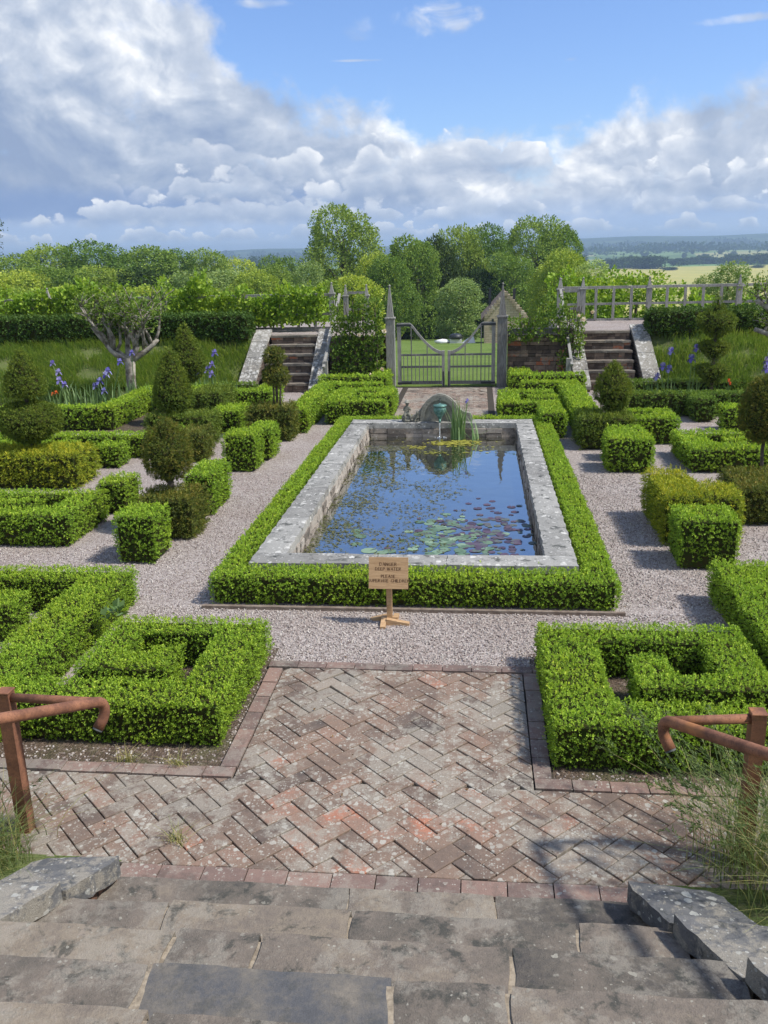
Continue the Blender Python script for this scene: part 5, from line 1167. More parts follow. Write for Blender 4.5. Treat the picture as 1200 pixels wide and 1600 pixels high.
def far_steps(x0, x1, label, sgn):
    t = thing('garden_steps', label, 'steps', ((x0 + x1) / 2, 20.9, 0), 'flights of stone steps up to the terrace')
    n = 6; y = 20.22
    for k in range(n):
        z1 = TZ * (k + 1) / n; zl = TZ * k / n
        mb = MB(); mb.box(x0, x1, y + .06, y + .27, -.02 if k == 0 else zl - .04, z1 - .052, a=0.1); xx = x0 + .002
        while xx < x1 - .03:
            e = min(x1 - .002, xx + random.uniform(.1, .3)); zm = zl + (z1 - zl - .05) * random.uniform(.35, .65)
            for za_, zb_ in ((zl + .003, zm), (zm, z1 - .052)): mb.box(xx, e - .008, y + .03 + random.uniform(0, .02), y + .065, za_, zb_ - .006, a=random.random() ** 1.2, jit=.004)
            xx = e
        mb.build('riser', m_rub, t)
        mb = MB(); xx = x0 + .001
        while xx < x1 - .05:
            e = min(x1 - .001, xx + random.uniform(.35, .7))
            if x1 - e < .15: e = x1 - .001
            mb.box(xx, e - .004, y, y + .30 if k < n - 1 else y + .40, z1 - .049, z1, a=random.uniform(.2, .7), jit=.004); xx = e
        mb.build('tread', m_slab, t); y += .255
    return t
far_steps(-5.02, -3.88, 'weathered stone steps up to the terrace on the left of the gate', -1)
far_steps(2.42, 3.55, 'weathered stone steps up to the terrace on the right of the gate', 1)
def cheek_far(xa, xb, label, splay):
    t = thing('stone_cheek', label, 'wall', ((xa + xb) / 2, 20.8, 0), 'sloping cheek stones of the far steps')
    s = splay
    mb = MB(); mb.prism([(xa + s, 19.98), (xb + s, 19.98), (xb, 21.76), (xa, 21.76)], -.05, [.05, .05, TZ + .0, TZ + .0]); mb.build('wall_body', m_wall, t)
    for k in range(4):
        u0, u1 = k / 4, (k + 1) / 4 - .006; q = []
        P_ = []
        for u, w_ in ((u0, 0), (u0, 1), (u1, 1), (u1, 0)):
            y = 19.95 + 1.82 * u; x = (xa if w_ == 0 else xb) + s * (1 - u) + (-.02 if w_ == 0 else .02); z = .06 + (TZ + .0) * min(1, u * 1.06)
            P_.append((x, y, z))
        mb = MB(); vs = P_ + [(x, y, z + .07) for x, y, z in P_]; mb.add(vs, [(3, 2, 1, 0), (4, 5, 6, 7), (0, 1, 5, 4), (1, 2, 6, 5), (2, 3, 7, 6), (3, 0, 4, 7)], random.random()); mb.build('coping_stone', m_white, t)
cheek_far(-5.42, -5.06, 'lichen-white sloping cheek on the left side of the left far steps', -.12)
cheek_far(-3.84, -3.52, 'pale sloping cheek on the right side of the left far steps', 0)
cheek_far(2.08, 2.38, 'lichen-white sloping cheek on the left side of the right far steps', .12)
cheek_far(3.59, 3.93, 'lichen-spotted sloping cheek on the right side of the right far steps', .12)
# retaining walls of individual stones
def rubble(label, x0, x1, y, z0, z1):
    t = thing('retaining_wall', label, 'wall', ((x0 + x1) / 2, y, z0)); mb = MB(); mb.box(x0, x1, y + .05, y + .3, z0, z1 - .01)
    mb.build('wall_body', m_mortar, t); mb = MB(); z = z0
    while z < z1 - .03:
        h = random.uniform(.07, .13); h = min(h, z1 - z); x = x0
        while x < x1 - .02:
            l = random.uniform(.12, .34); e = min(x + l, x1); mb.box(x, e - .008, y + random.uniform(0, .02), y + .06, z, z + h - .009, a=random.random(), jit=.005); x = e
        z += h
    mb.build('stonework', m_rub, t)
rubble('dark rubble retaining wall behind the rose left of the gate', -3.5, -2.14, 21.0, 0, TZ)
rubble('reddish rubble retaining wall right of the gate under the oak beam', 0.70, 2.22, 21.0, 0, TZ - .02)
MB().box(0.69, 2.2, 20.97, 21.12, TZ + .0, TZ + .13, bev=.006).build('timber_beam', m_oakd)
tag(bpy.data.objects['timber_beam'], 'grey oak beam lying on the right retaining wall', 'beam')

# ------------------------------------------------------------------ oak fences
FG = 'oak fences along the terrace'
def fence(label, posts, y, z0, rails, subs, ph=1.12, w=.13, mat=None):
    t = thing('oak_fence', label, 'fence', (posts[0], y, z0), FG)
    for x in posts: finial_post('', '', '', x, y, z0, ph, w, ph - .30, None, parent=t)
    for (z, th) in rails:
        for a, b in zip(posts[:-1], posts[1:]): 
            MB().box(a + w / 2 - .002, b - w / 2 + .002, y - .025, y + .025, z0 + z - th, z0 + z, jit=.003).build('rail', m_oak, t)
    for a, b in zip(posts[:-1], posts[1:]):
        nb = max(1, round((b - a) / .45)) 
        for k in range(1, nb):
            x = a + (b - a) * k / nb; MB().box(x - .035, x + .035, y - .054, y - .028, z0 + subs[0], z0 + subs[1], jit=.002).build('upright', m_oak, t)
    return t
fence('grey oak fence with pyramid-topped posts along the right terrace', [2.20, 4.50, 6.80, 9.1], 24.6, TZ, [(.90, .07), (.47, .06), (.06, .07)], (0.03, .86))
t = fence('short grey oak fence section turning back above the right rose', [2.05, 2.62], 23.2, TZ, [(.88, .06), (.45, .06)], (0.0, .86), ph=1.18, w=.13)
fence('grey oak fence half hidden by vines along the left terrace', [-14.4, -11.2, -8.1, -3.68], 22.75, TZ, [(.93, .07), (.45, .06), (.10, .07)], (0.05, .88), ph=1.2, w=.13)
fence('short grey oak fence stub right of the left steps post', [-3.45, -2.9], 23.6, TZ, [(.93, .07), (.5, .06)], (0.0, .88), ph=1.1, w=.12)
def stair_rail(label, x, dx):
    t = thing('stair_handrail', label, 'handrail', (x, 20.9, 0)); MB().box(x - .055, x + .055, 20.05, 20.16, -.02, .74, bev=.006).build('post', m_oak, t)
    MB().tube([(x - .0, 22.68, TZ + .90), (x + dx, 19.98, .60)], .042, 4, sq=True).build('rail', m_oak, t)
stair_rail('oak handrail sloping down beside the left far steps', -3.47, -.02)
stair_rail('oak handrail sloping down beside the right far steps', 2.02, .06)

# ------------------------------------------------------------------ climbers and shrubs
def climber(name, label, cat, cen, ext, n, size, mat, leafs=5, holes=0.0, stems=0, flowers=None, asp=.75, group=None, topn=.22):
    t = thing(name, label, cat, (cen[0], cen[1], cen[2] - ext[2]), group)
    P = rng.uniform(-1, 1, (n, 3)); P[:, 1] = np.sign(P[:, 1]) * np.abs(P[:, 1]) ** .5
    top = 1 + topn / ext[2] * wob(np.stack([P[:, 0] * ext[0] + cen[0], P[:, 1] * 0, P[:, 1] * 0], 1), 3.0, 1.0) * 2
    P[:, 2] = -1 + (P[:, 2] + 1) / 2 * (1 + top)
    Q = P * np.array(ext) + np.array(cen)
    if holes: kp = wob(Q * np.array([1, 0, 1.6]), 2.2, 5.0) > -1 + holes * 2 * .6 + rng.normal(0, .1, n); Q = Q[kp]; P = P[kp]
    N = nrm(P * np.array([.3, 1, .6]) + np.array([0, -.5, .3]))
    V, r = leaves(Q, N, size, asp, leafs, 1.3, .8); quads('foliage', V, r, mat, t)
    if stems:
        mb = MB()
        for k in range(stems):
            x = cen[0] + ext[0] * random.uniform(-.9, .9); z = cen[2] - ext[2]; pts_ = []
            dx = random.uniform(-.5, .5) * ext[0] * .5
            for i in range(6): pts_.append((x + dx * i / 5 + random.uniform(-.05, .05), cen[1] + random.uniform(-.5, .5) * ext[1], z + (2 * ext[2]) * i / 5 * .95))
            mb.tube(pts_, [.018 - .002 * i for i in range(6)], 5)
        mb.build('stems', m_bark, t)
    if flowers:
        for (x, y, z, s) in flowers:
            Q_ = np.array([(x, y, z)] * 3) + rng.normal(0, s * .12, (3, 3)); V, r = leaves(Q_, np.tile([0, -1., .3], (3, 1)), s, .95, 7, 1.5, .25, up=0); quads('bloom', V, r, m_petalw, t)
    return t
# vine in separate plants along the left fence
VG = 'grape vines along the left terrace fence'
for i, (x, w_, zc, hz_, ho, lb) in enumerate([(-13.4, 1.5, 1.85, .42, .0, 'leafy vine covering the fence at the left frame edge'), (-10.9, 1.2, 1.95, .34, .35, 'thin vine over the fence gap left of the apple tree'), (-8.6, 1.5, 1.85, .42, .1, 'vine behind the crown of the left apple tree'), (-6.4, 1.2, 1.80, .42, .1, 'vine on the fence right of the left apple tree'), (-4.8, .9, 1.78, .36, .28, 'vine trained on the fence above the left steps')]):
    climber('grape_vine', lb, 'vine', (x, 22.85, zc), (w_, .34, hz_), 1300, .105, m_vine, 3, ho, 5, group=VG)
climber('climbing_rose', 'climbing rose with a few pale blooms on the wall left of the gate', 'rose', (-2.78, 20.72, 1.15), (.60, .22, .95), 1500, .06, m_rose, 5, .12, 9, [(-2.72, 20.45, 1.28, .075), (-2.13, 20.5, 1.35, .06), (-2.45, 20.45, .35, .05), (-2.2, 20.5, .48, .05)], topn=.3)
climber('climbing_rose', 'loose climbing rose arching over the oak beam right of the gate', 'rose', (1.35, 20.85, 1.35), (.62, .16, .28), 420, .065, m_rose, 4, .3, 5, [(.95, 20.75, 1.12, .05)], topn=.3)
climber('climbing_rose', 'rose with pink blooms at the foot of the right oak fence post', 'rose', (2.15, 20.9, 1.15), (.28, .18, .75), 420, .065, m_rose, 4, .3, 8, [(2.35, 20.6, 1.52, .07), (2.25, 20.6, 1.62, .05), (2.55, 20.6, 1.7, .05)], topn=.3)

# ------------------------------------------------------------------ trees
def crown_pts(blobs, n):
    V_ = np.array([b[3] * b[4] * b[5] for b in blobs]) ** .67; pr = V_ / V_.sum(); k = rng.choice(len(blobs), n, p=pr); B = np.array(blobs)[k]
    d = nrm(rng.normal(size=(n, 3))); rad = rng.uniform(.80, 1.06, n)
    P = B[:, :3] + d * rad[:, None] * B[:, 3:6]
    P = P + d * (0.10 * wob(P * 1.0, 9.0, 1.0))[:, None] * B[:, 3:6].mean(1)[:, None]
    # drop points deep inside other blobs
    keep = np.ones(n, bool)
    for b in blobs:
        q = ((P - np.array(b[:3])) / np.array(b[3:6])); keep &= (q ** 2).sum(1) > .42
    return P[keep], d[keep]
def make_tree(kind, nl=9000, nb=18, mat=None, seed=0, lo=.22, wid=.5, leaf=.030, top=1.0, trunk=.03, droop=0, asp=.7):
    rs = random.Random(seed); blobs = []
    for k in range(nb):
        z = lo + (top - lo) * (k + .5) / nb; u = (z - lo) / (top - lo)
        prof = wid * (math.sin(min(1, u * 1.15 + .12) * math.pi * .86)) ** .7
        a = rs.uniform(0, 6.28); rr = prof * rs.uniform(.25, .75); br = rs.uniform(.12, .20) * (1 if wid > .3 else .75)
        blobs.append((rr * math.cos(a), rr * math.sin(a), z - br * .3, br * 1.15, br * 1.15, br * .85))
    blobs.append((0, 0, (lo + top) / 2, wid * .6, wid * .6, (top - lo) * .36))
    P, N = crown_pts(blobs, nl)
    if droop: N = nrm(N + np.array([0, 0, -droop]))
    V, r = leaves(P, N, leaf, asp, 3, 1.4, .8, up=0.0 if droop else .25)
    t = thing(kind, 'x', 'tree'); quads('crown', V, r, mat, t, local=True)
    mb = MB(); mb.tube([(0, 0, -.03), (.004, 0, lo * .7), (-.004, .003, (lo + top) / 2), (0, 0, top * .85)], [trunk, trunk * .8, trunk * .5, trunk * .12], 7)
    for b in blobs[:-1:2]: mb.tube([(0, 0, max(lo * .6, b[2] - .25)), (b[0] * .5, b[1] * .5, b[2] - .1), (b[0], b[1], b[2])], [trunk * .4, trunk * .28, trunk * .08], 5)
    mb.build('trunk', m_bark, t, local=True); return t
T = {'round': make_tree('round_tree', 19000, 48, m_tree, 3, .36, .46, .021), 'oak': make_tree('oak_tree', 17000, 40, m_tree, 1, .20, .48, .025), 'ash': make_tree('ash_tree', 14000, 30, m_tree, 5, .22, .38, .024), 'lime': make_tree('lime_tree', 17000, 40, m_treeb, 9, .08, .46, .026),
     'dark': make_tree('dark_tree', 12000, 30, m_treed, 14, .16, .44, .032), 'birch': make_tree('birch_tree', 7000, 14, m_will, 21, .10, .28, .026, droop=.6, asp=.45), 'bush': make_tree('bushy_tree', 12000, 24, m_treeb, 33, .02, .5, .036, trunk=.025),
     'oak2': make_tree('broadleaf_tree', 17000, 44, m_tree, 40, .14, .50, .024), 'slim': make_tree('slim_tree', 6000, 14, m_tree, 50, .12, .22, .028), 'mini': make_tree('field_tree', 900, 9, m_treed, 60, .12, .46, .09, trunk=.04)}
used = set()
def plant(k, px, top, wpx, D, label, group, cat='tree', base=None, name=None):
    src = T[k]
    if k in used: t = copy_tree(src)
    else: t = src; used.add(k)
    p = at_plane(px, top, D); zb = hz(p[0], D) if base is None else base
    H = p[2] - zb; wid = {'round': 1.0, 'oak': .96, 'ash': .72, 'lime': .92, 'dark': .88, 'birch': .56, 'bush': 1.0, 'oak2': 1.0, 'slim': .44, 'mini': .92}[k]
    sxy = wpx * (1.38 if k == 'round' else 1.0 if D < 60 else 1.42) * math.hypot(D, p[0]) / FPX / wid / 1.12
    t.location = (p[0], D, zb); t.scale = (sxy, sxy, H / 1.09); t.rotation_euler = (0, 0, random.uniform(0, 6.28))
    tag(t, label, cat, group); return t
WG = 'trees of the wood beyond the left terrace'
woods = [(14, 398, 105, 120, 'oak2', 'first big leafy tree of the left wood at the frame edge'), (80, 385, 110, 130, 'lime', 'bright rounded tree of the left wood'), (150, 376, 120, 128, 'oak2', 'highest rounded tree on the left wood skyline'), (215, 388, 100, 135, 'ash', 'narrow tree just right of the left wood highest crown'),
         (262, 390, 90, 140, 'oak', 'tree on the left wood skyline above the pointed topiary'), (318, 390, 95, 142, 'oak2', 'tree on the left wood skyline left of the left steps'), (368, 405, 85, 146, 'lime', 'low tree on the left wood skyline above the left steps'), (30, 425, 95, 95, 'lime', 'front tree of the left wood at the frame edge'), (95, 418, 100, 98, 'oak', 'front tree of the left wood left of the apple tree'), (165, 415, 100, 96, 'oak2', 'front tree of the left wood behind the apple tree'),
         (235, 420, 85, 94, 'dark', 'darker front tree of the left wood right of the apple tree'), (290, 418, 80, 92, 'birch', 'feathery front tree of the left wood'), (335, 415, 85, 96, 'birch', 'pale feathery tree in front of the left wood near the steps'), (395, 425, 80, 90, 'lime', 'bright low tree above the left steps'), (440, 402, 70, 125, 'oak', 'mid-green tree left of the big round tree'), (418, 415, 60, 105, 'ash', 'small tree between the left wood and the birches'),
         (120, 445, 90, 72, 'bush', 'bushy shrub tree low behind the left fence'), (30, 450, 90, 72, 'bush', 'bushy shrub tree low at the left frame edge'), (215, 447, 90, 70, 'bush', 'bushy shrub tree behind the apple crown'), (310, 447, 90, 70, 'bush', 'bushy shrub tree low behind the middle of the vine fence')]
for (px, tp, w_, D, k, lb) in woods: plant(k, px, tp, w_, D, lb, WG)
CG2 = 'trees beyond the lawn'
cen = [(534, 322, 128, 112, 'round', 'tall solitary round-crowned tree left of the gate'), (478, 403, 55, 85, 'birch', 'pale feathery birch left of the tall round tree'), (455, 440, 70, 70, 'birch', 'low pale birch above the left steps'), (510, 438, 70, 72, 'bush', 'bright bushy tree beneath the tall round tree'), (560, 430, 80, 74, 'bush', 'bright bushy tree above the climbing rose'), (588, 398, 70, 95, 'lime', 'bright tree right of the tall round tree'),
       (627, 364, 48, 100, 'slim', 'slim pale-topped tree left of the gateway gap'), (652, 380, 60, 98, 'ash', 'mid-green tree above the gateway gap'), (606, 400, 60, 90, 'ash', 'tree above the left gate post'), (690, 372, 70, 104, 'dark', 'dark tree over the gateway gap'), (718, 356, 80, 112, 'oak', 'big dense tree in the middle of the group'), (762, 350, 90, 114, 'oak2', 'broad dense tree above the cottage'),
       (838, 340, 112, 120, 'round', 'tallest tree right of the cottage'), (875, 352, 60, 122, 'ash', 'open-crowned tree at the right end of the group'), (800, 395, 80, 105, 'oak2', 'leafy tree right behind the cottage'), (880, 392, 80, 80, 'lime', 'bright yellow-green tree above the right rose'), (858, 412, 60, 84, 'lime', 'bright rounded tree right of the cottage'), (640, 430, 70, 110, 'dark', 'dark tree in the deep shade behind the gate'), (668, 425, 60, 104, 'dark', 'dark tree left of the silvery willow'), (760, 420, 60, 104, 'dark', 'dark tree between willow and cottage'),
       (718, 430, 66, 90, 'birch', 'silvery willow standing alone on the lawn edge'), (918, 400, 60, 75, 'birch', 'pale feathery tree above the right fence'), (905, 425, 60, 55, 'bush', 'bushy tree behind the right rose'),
       (640, 462, 70, 104, 'dark', 'low dark tree added as shade behind the left gate leaf'), (690, 470, 70, 100, 'dark', 'low dark tree added as shade behind the silvery willow'), (600, 462, 60, 100, 'dark', 'low dark tree added as shade behind the left gate post')]  # low dark trees added to put shade into the gap behind the gate
for (px, tp, w_, D, k, lb) in cen: plant(k, px, tp, w_, D, lb, CG2)
# trunks and dark undergrowth leaves that put shade in the gap behind the gate
for i, (px, D, lb) in enumerate([(626, 118, 'leftmost bare trunk in the shade behind the gate'), (636, 116, 'second bare trunk from the left in the shade behind the gate'), (645, 120, 'third bare trunk in the shade behind the gate'), (655, 117, 'bare trunk just left of the silvery willow')]):
    p = at_plane(px, 500, D); zb = hz(p[0], D); t = thing('tree_trunk', lb, 'tree', (p[0], D, zb), 'bare trunks in the wood'); MB().tube([(p[0], D, zb - .3), (p[0] + .2, D, zb + 4), (p[0] + .1, D, zb + 9)], [.28, .2, .12], 8).build('trunk', m_bark, t, True)
P = []
for k in range(9):
    p = at_plane(615 + k * 24, 480, 124); zb = hz(p[0], 124); P.append((p[0], 124, zb + 1.5, 2.2, 1.6, 3.2 + .8 * math.sin(k * 2)))
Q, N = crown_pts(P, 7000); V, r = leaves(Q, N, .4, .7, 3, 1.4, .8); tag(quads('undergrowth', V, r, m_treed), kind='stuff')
# shrubs right behind the fence
RGp = 'leafy shrubs behind the right terrace fence'
for (cx, cyy, zc, rx, rz, n_, lb) in [(3.3, 27.4, 1.6, 1.15, .95, 1700, 'large-leaved shrub behind the left half of the right fence'), (4.75, 28.2, 1.5, 1.0, 1.0, 1500, 'large-leaved shrub behind the middle post of the right fence'), (6.6, 28.6, 1.05, 1.1, .75, 1400, 'lower leafy shrub behind the right half of the right fence'), (8.6, 28.6, 1.1, 1.0, .7, 900, 'leafy shrub behind the fence at the right frame edge')]:
    t = thing('leafy_shrub', lb, 'shrub', (cx, cyy, 0), RGp); bl = [(cx + random.uniform(-.7, .7) * rx, cyy + random.uniform(-.4, .4), zc + random.uniform(-.8, .6) * rz, .45, .45, .4) for _ in range(12)] + [(cx, cyy, zc - .2, rx * .85, .7, rz * .8), (cx, cyy, zc - 1.2, rx * .85, .7, rz)]
    Q, N = crown_pts(bl, n_); V, r = leaves(Q, N, .11, .75, 4, 1.3, .8); quads('foliage', V, r, m_vine, t)
    MB().tube([(cx, cyy, -.6), (cx + .05, cyy, zc)], .05, 6).build('stem', m_bark, t)
plant('birch', 1140, 402, 92, 42, 'pale feathery willow behind the right fence', 'willows beyond the fence'); plant('birch', 1095, 425, 50, 44, 'small pale willow left of the larger one behind the right fence', 'willows beyond the fence')
# far field trees
FT = 'trees in the far fields'
kk = 0
far = []
for px, tp, w_, D in [(905, 395, 28, 800), (960, 401, 34, 800), (985, 397, 30, 820), (1003, 398, 34, 780), (1022, 396, 34, 760), (1046, 414, 20, 700), (1060, 400, 30, 900), (1080, 399, 26, 930), (1100, 396, 34, 950), (1120, 399, 30, 940), (1150, 394, 34, 900), (1175, 396, 30, 900), (1195, 392, 36, 860), (1185, 411, 16, 720), (940, 404, 22, 850), (412, 397, 16, 800), (430, 399, 20, 820), (395, 398, 18, 900)]:
    far.append((px, tp + 3, w_, D * 1.5))
rf = random.Random(3)
for i in range(46):
    D = rf.uniform(1700, 3000); px = rf.uniform(880, 1215); far.append((px, None, rf.uniform(9, 16), D))
for i, (px, tp, w_, D) in enumerate(far):
    if tp is None:
        p = at_plane(px, 500, D); zb = hz(p[0], D); hh = rf.uniform(8, 13); d = at_plane(px, 380, D)
        src = T['mini']; t = copy_tree(src) if 'mini' in used else src; used.add('mini')
        t.location = (p[0], D, zb); s = rf.uniform(10, 17); t.scale = (s, s, hh); t.rotation_euler = (0, 0, rf.uniform(0, 6))
        tag(t, 'tiny hazy tree among the hedgerows of the distant plain', 'tree', 'tiny trees of the distant plain')
    else: plant('mini', px, tp, w_, D, ['dark field tree at the left end of the distant row', 'dark field tree second in the distant row', 'dark spreading field tree above the first fence bay', 'dark spreading field tree beside a tall one', 'tall dark field tree left of the middle fence post', 'little round tree alone in the green field', 'dark tree at the hedge beyond the green field', 'dark tree right of the lone round tree', 'broad dark tree beyond the green field', 'dark tree left of the pale willow top', 'dark tree behind the pale willow top', 'dark tree right of the pale willow top', 'dark tree at the right frame edge in the far fields', 'small tree at the right edge of the yellow field', 'small tree at the far left of the right fields', 'tiny dark tree left of the tall round tree', 'second tiny dark tree left of the tall round tree', 'tiny tree on the horizon above the left steps'][i], FT)
# hedgerows across the plain
mbq = []
for (ya, xa, xb, hh) in [(1252, 60, 1100, 3), (1900, 50, 1500, 6), (1550, 300, 1100, 3), (820, 420, 900, 2), (2300, -200, 1700, 8), (1650, -900, -100, 9), (2600, -1500, 1900, 10), (3000, -1700, 2100, 10)]:
    n = int((xb - xa) / (ya / 260)); x = rng.uniform(xa, xb, n); y = ya + rng.normal(0, 3, n) + .04 * (x - xa) * math.sin(ya); z = HT(x, y) + rng.uniform(0, hh, n)
    V, r = leaves(np.stack([x, y, z], 1), rng.normal(size=(n, 3)), ya * .0032, .9, 3, 1.4, .8); mbq.append((V, r))
tag(quads('hedgerows', np.concatenate([a for a, b in mbq]), np.concatenate([b for a, b in mbq]), m_treed), kind='stuff')
fw = []
for i in range(160):
    D = rf.uniform(2300, 3900); px = rf.uniform(330, 1230); p = at_plane(px, 500, D)
    fw.append((p[0], D, hz(p[0], D) + 3, rf.uniform(20, 60), 20, rf.uniform(6, 11)))
Q, N = crown_pts(fw, 14000); V, r = leaves(Q, N, 9, .9, 2, 1.4, .5); tag(quads('distant_woods', V, r, m_treed), kind='stuff')
# overhanging twig at the far left edge
t = thing('overhanging_branch', 'dark leafy twig hanging at the left frame edge against the sky', 'branch', (-10.5, 19.5, 1.2))
p0 = at_plane(-14, 440, 19.5); p1 = at_plane(-3, 345, 19.5); pts_ = [p0 + (p1 - p0) * k / 5 + np.array([random.uniform(-.04, .04), 0, 0]) for k in range(6)]
MB().tube(pts_, [.02, .017, .014, .011, .008, .004], 5).build('twig', m_bark, t)
Q = np.array([p0 + (p1 - p0) * random.random() + np.array([random.gauss(0.03, .07), random.gauss(0, .05), 0]) for _ in range(110)]); V, r = leaves(Q, rng.normal(size=Q.shape), .05, .5, 3, 1.3, .8); quads('leaves', V, r, m_treed, t)

# apple trees with bare knotted limbs
def apple(label, cx, cy_, z0, H, limbs, seed, crown):
    rs = random.Random(seed); t = thing('apple_tree', label, 'tree', (cx, cy_, z0), 'old pruned apple trees'); mb = MB()
    zf = z0 + H * .40
    mb.tube([(cx + .02, cy_, z0 - .02), (cx, cy_, z0 + H * .15), (cx + .02, cy_, zf - .12), (cx, cy_, zf)], [.125, .10, .105, .10], 12)
    mb.tube([(cx + .06, cy_ - .03, z0 - .02), (cx + .05, cy_ - .03, z0 + H * .2), (cx + .09, cy_, zf)], [.09, .07, .06], 8)
    tips = []
    for (dx, dy, z1, z2, n_) in limbs:
        P_ = []; 
        for k in range(6):
            u = k / 5; P_.append((cx + dx * u, cy_ + dy * u, zf - .03 + (z1 - zf + .03) * u + .09 * math.sin(u * 3.1) * (-1) + rs.uniform(-.015, .015)))
        mb.tube(P_, [.085, .075, .065, .06, .052, .045], 9)
        for q in range(n_):
            u = .45 + .55 * (q + .5) / n_; b = Vector((cx + dx * u, cy_ + dy * u, zf + (z1 - zf) * u)); tt = [b]; d_ = Vector((rs.uniform(-.3, .3), rs.uniform(-.3, .3), 1)).normalized(); L = (z2 - b.z) * rs.uniform(.65, 1.05)
            for k in range(4): d_ = (d_ + Vector((rs.uniform(-.6, .6), rs.uniform(-.4, .4), .1))).normalized(); tt.append(tt[-1] + d_ * L / 4)
            mb.tube(tt, [.038, .033, .026, .020, .010], 7)
            for k in range(2, 5):
                for _ in range(3):
                    e = tt[k] + Vector((rs.uniform(-.28, .28), rs.uniform(-.25, .25), rs.uniform(.02, .32))); mb.tube([tt[k], (tt[k] + e) / 2 + Vector((0, 0, .02)), e], [.012, .009, .004], 4); tips += [e, (tt[k] + e) / 2, e + Vector((0, 0, .06))]
    mb.build('trunk', m_bark2, t, True)
    A = np.array([tuple(q) for q in tips]); A = np.repeat(A, crown, 0) + rng.normal(0, .085, (len(A) * crown, 3)); V, r = leaves(A, rng.normal(size=A.shape), .06, .6, 4, 1.3, .9); quads('crown', V, r, m_rose, t)
apple('old pruned apple tree with pale twisted limbs in front of the left bank', -7.47, 18.5, 0, 2.6, [(-.80, .1, 1.75, 2.3, 5), (-.40, -.15, 1.35, 2.3, 4), (-.1, .3, 1.5, 2.4, 3), (.25, -.05, 1.3, 2.4, 4), (.65, .1, 1.42, 2.3, 4)], 4, 2)
apple('old apple tree reaching in at the right frame edge with one pale limb', 7.05, 18.6, 0.0, 3.0, [(-1.55, 0, 1.45, 1.6, 2), (-1.5, .2, 2.0, 2.3, 5), (.3, .1, 1.6, 2.4, 4)], 11, 2)

# ------------------------------------------------------------------ cottage, sheep-like garden items
D = 68
p = at_plane(788, 530, D); cx, zb = p[0], hz(p[0], D) - .2
pl, pr_, pa = at_plane(757, 499, D), at_plane(823, 492, D), at_plane(788, 457, D)
ct = thing('stone_cottage', 'small sandstone cottage gable beyond the lawn behind the right gate post', 'cottage', (cx, D, zb))
mb = MB(); x0, x1 = pl[0], pr_[0]; ze = (pl[2] + pr_[2]) / 2; za = pa[2]; xm = (x0 + x1) / 2
out = [(x0, zb), (x1, zb), (x1, ze), (xm, za - .12), (x0, ze)]; slab_xz(list(reversed(out)), D, D + .4, mb); mb.box(x0, x0 + .4, D + .401, D + 7, zb, ze); mb.box(x1 - .4, x1, D + .401, D + 7, zb, ze); mb.build('wall', m_cot, ct)
mb = MB()
for sg_, xa in ((-1, x0), (1, x1)):
    mb.add([(xa + sg_ * .25, D + .42, ze - .2), (xm, D + .42, za - .02), (xm, D + 7.2, za - .02), (xa + sg_ * .25, D + 7.2, ze - .2), (xa + sg_ * .25, D + .42, ze - .32), (xm, D + .42, za - .14), (xm, D + 7.2, za - .14), (xa + sg_ * .25, D + 7.2, ze - .32)], [(0, 1, 2, 3), (4, 7, 6, 5), (0, 4, 5, 1), (0, 3, 7, 4)], .5)
roof = mb.build('roof', m_tile, ct)
cs = MB(); n = 9
for k in range(n):
    for sg_, xa in ((1, x0), (-1, x1)):
        u = (k + .3) / n; x = xa + (xm - xa) * u; z = ze + (za - ze) * u; cs.box(min(x, x + sg_ * (xm - x0) / n) - .05, max(x, x + sg_ * (xm - x0) / n) + .03, D - .08, D + .45, z - .12, z + .20, jit=.01)
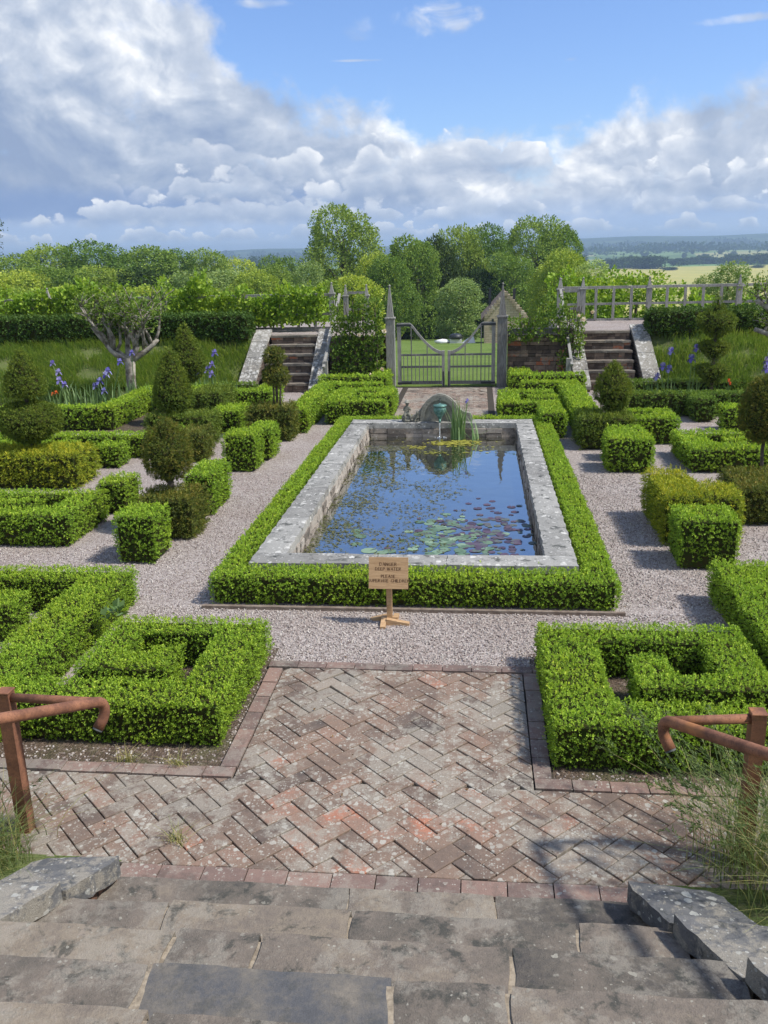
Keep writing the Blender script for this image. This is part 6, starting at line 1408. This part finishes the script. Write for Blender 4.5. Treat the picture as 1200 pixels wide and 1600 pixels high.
cs.build('gable_coping', m_cot, ct)
for x, y_ in ((x0 + .35, D + 5.5), (x1 - .9, D + 4)): MB().box(x, x + .22, y_, y_ + .22, ze, ze + 1.9).build('flue', m_iron, roof)
MB().box(cx - .95, cx - .8, D - .03, D - .001, zb + 1.2, zb + 2.0).build('window', m_iron, ct)
p = at_plane(734, 523, 70); zl = hz(p[0], 70)
wt = thing('white_tent', 'small white peaked tent on the far lawn seen over the gate', 'tent', (p[0], 70, zl)); mb = MB(); mb.add([(p[0] - .6, 69.6, zl), (p[0] + .45, 69.6, zl), (p[0] + .45, 70.4, zl), (p[0] - .6, 70.4, zl), (p[0] + .25, 70, zl + .62), (p[0] - .25, 70, zl + .3)], [(0, 1, 4, 5), (1, 2, 4), (2, 3, 5, 4), (3, 0, 5)]); mb.build('canvas', m_wht, wt)
p = at_plane(712, 524, 70); zl = hz(p[0], 70)
wt = thing('garden_barbecue', 'dark lidded box with a pale base on the far lawn', 'barbecue', (p[0], 70, zl)); MB().lathe((p[0], 70, zl), [(.5, .35), (.55, .5), (.4, .7), (.15, .75)], 14).build('lid', m_iron, wt, True); MB().box(p[0] - .45, p[0] + .45, 69.7, 70.3, zl - .05, zl + .33, bev=.02).build('base', m_wht, wt)
p = at_plane(692, 527, 70); zl = hz(p[0], 70)
wt = thing('white_cushion', 'low white shape lying on the far lawn left of the dark lidded box', 'cushion', (p[0], 70, zl)); mb = MB(); rock(mb, p[0], 70, zl + .12, .6, .4, .2, 2); mb.build('cover', m_wht, wt, True)

# ------------------------------------------------------------------ haze
hm, g = newmat('haze'); pv = g.node('ShaderNodeVolumePrincipled', {'Color': (0.55, 0.76, 1.0), 'Density': 2.9e-4, 'Anisotropy': 0.2}); g.node('ShaderNodeOutputMaterial', {'Volume': pv.outputs[0]})
mb = MB(); mb.box(-6200, 6200, -400, 5900, -60, 60); o_ = mb.build('haze', hm); tag(o_, kind='stuff')
print('faces', sum(len(m_.polygons) for m_ in bpy.data.meshes))
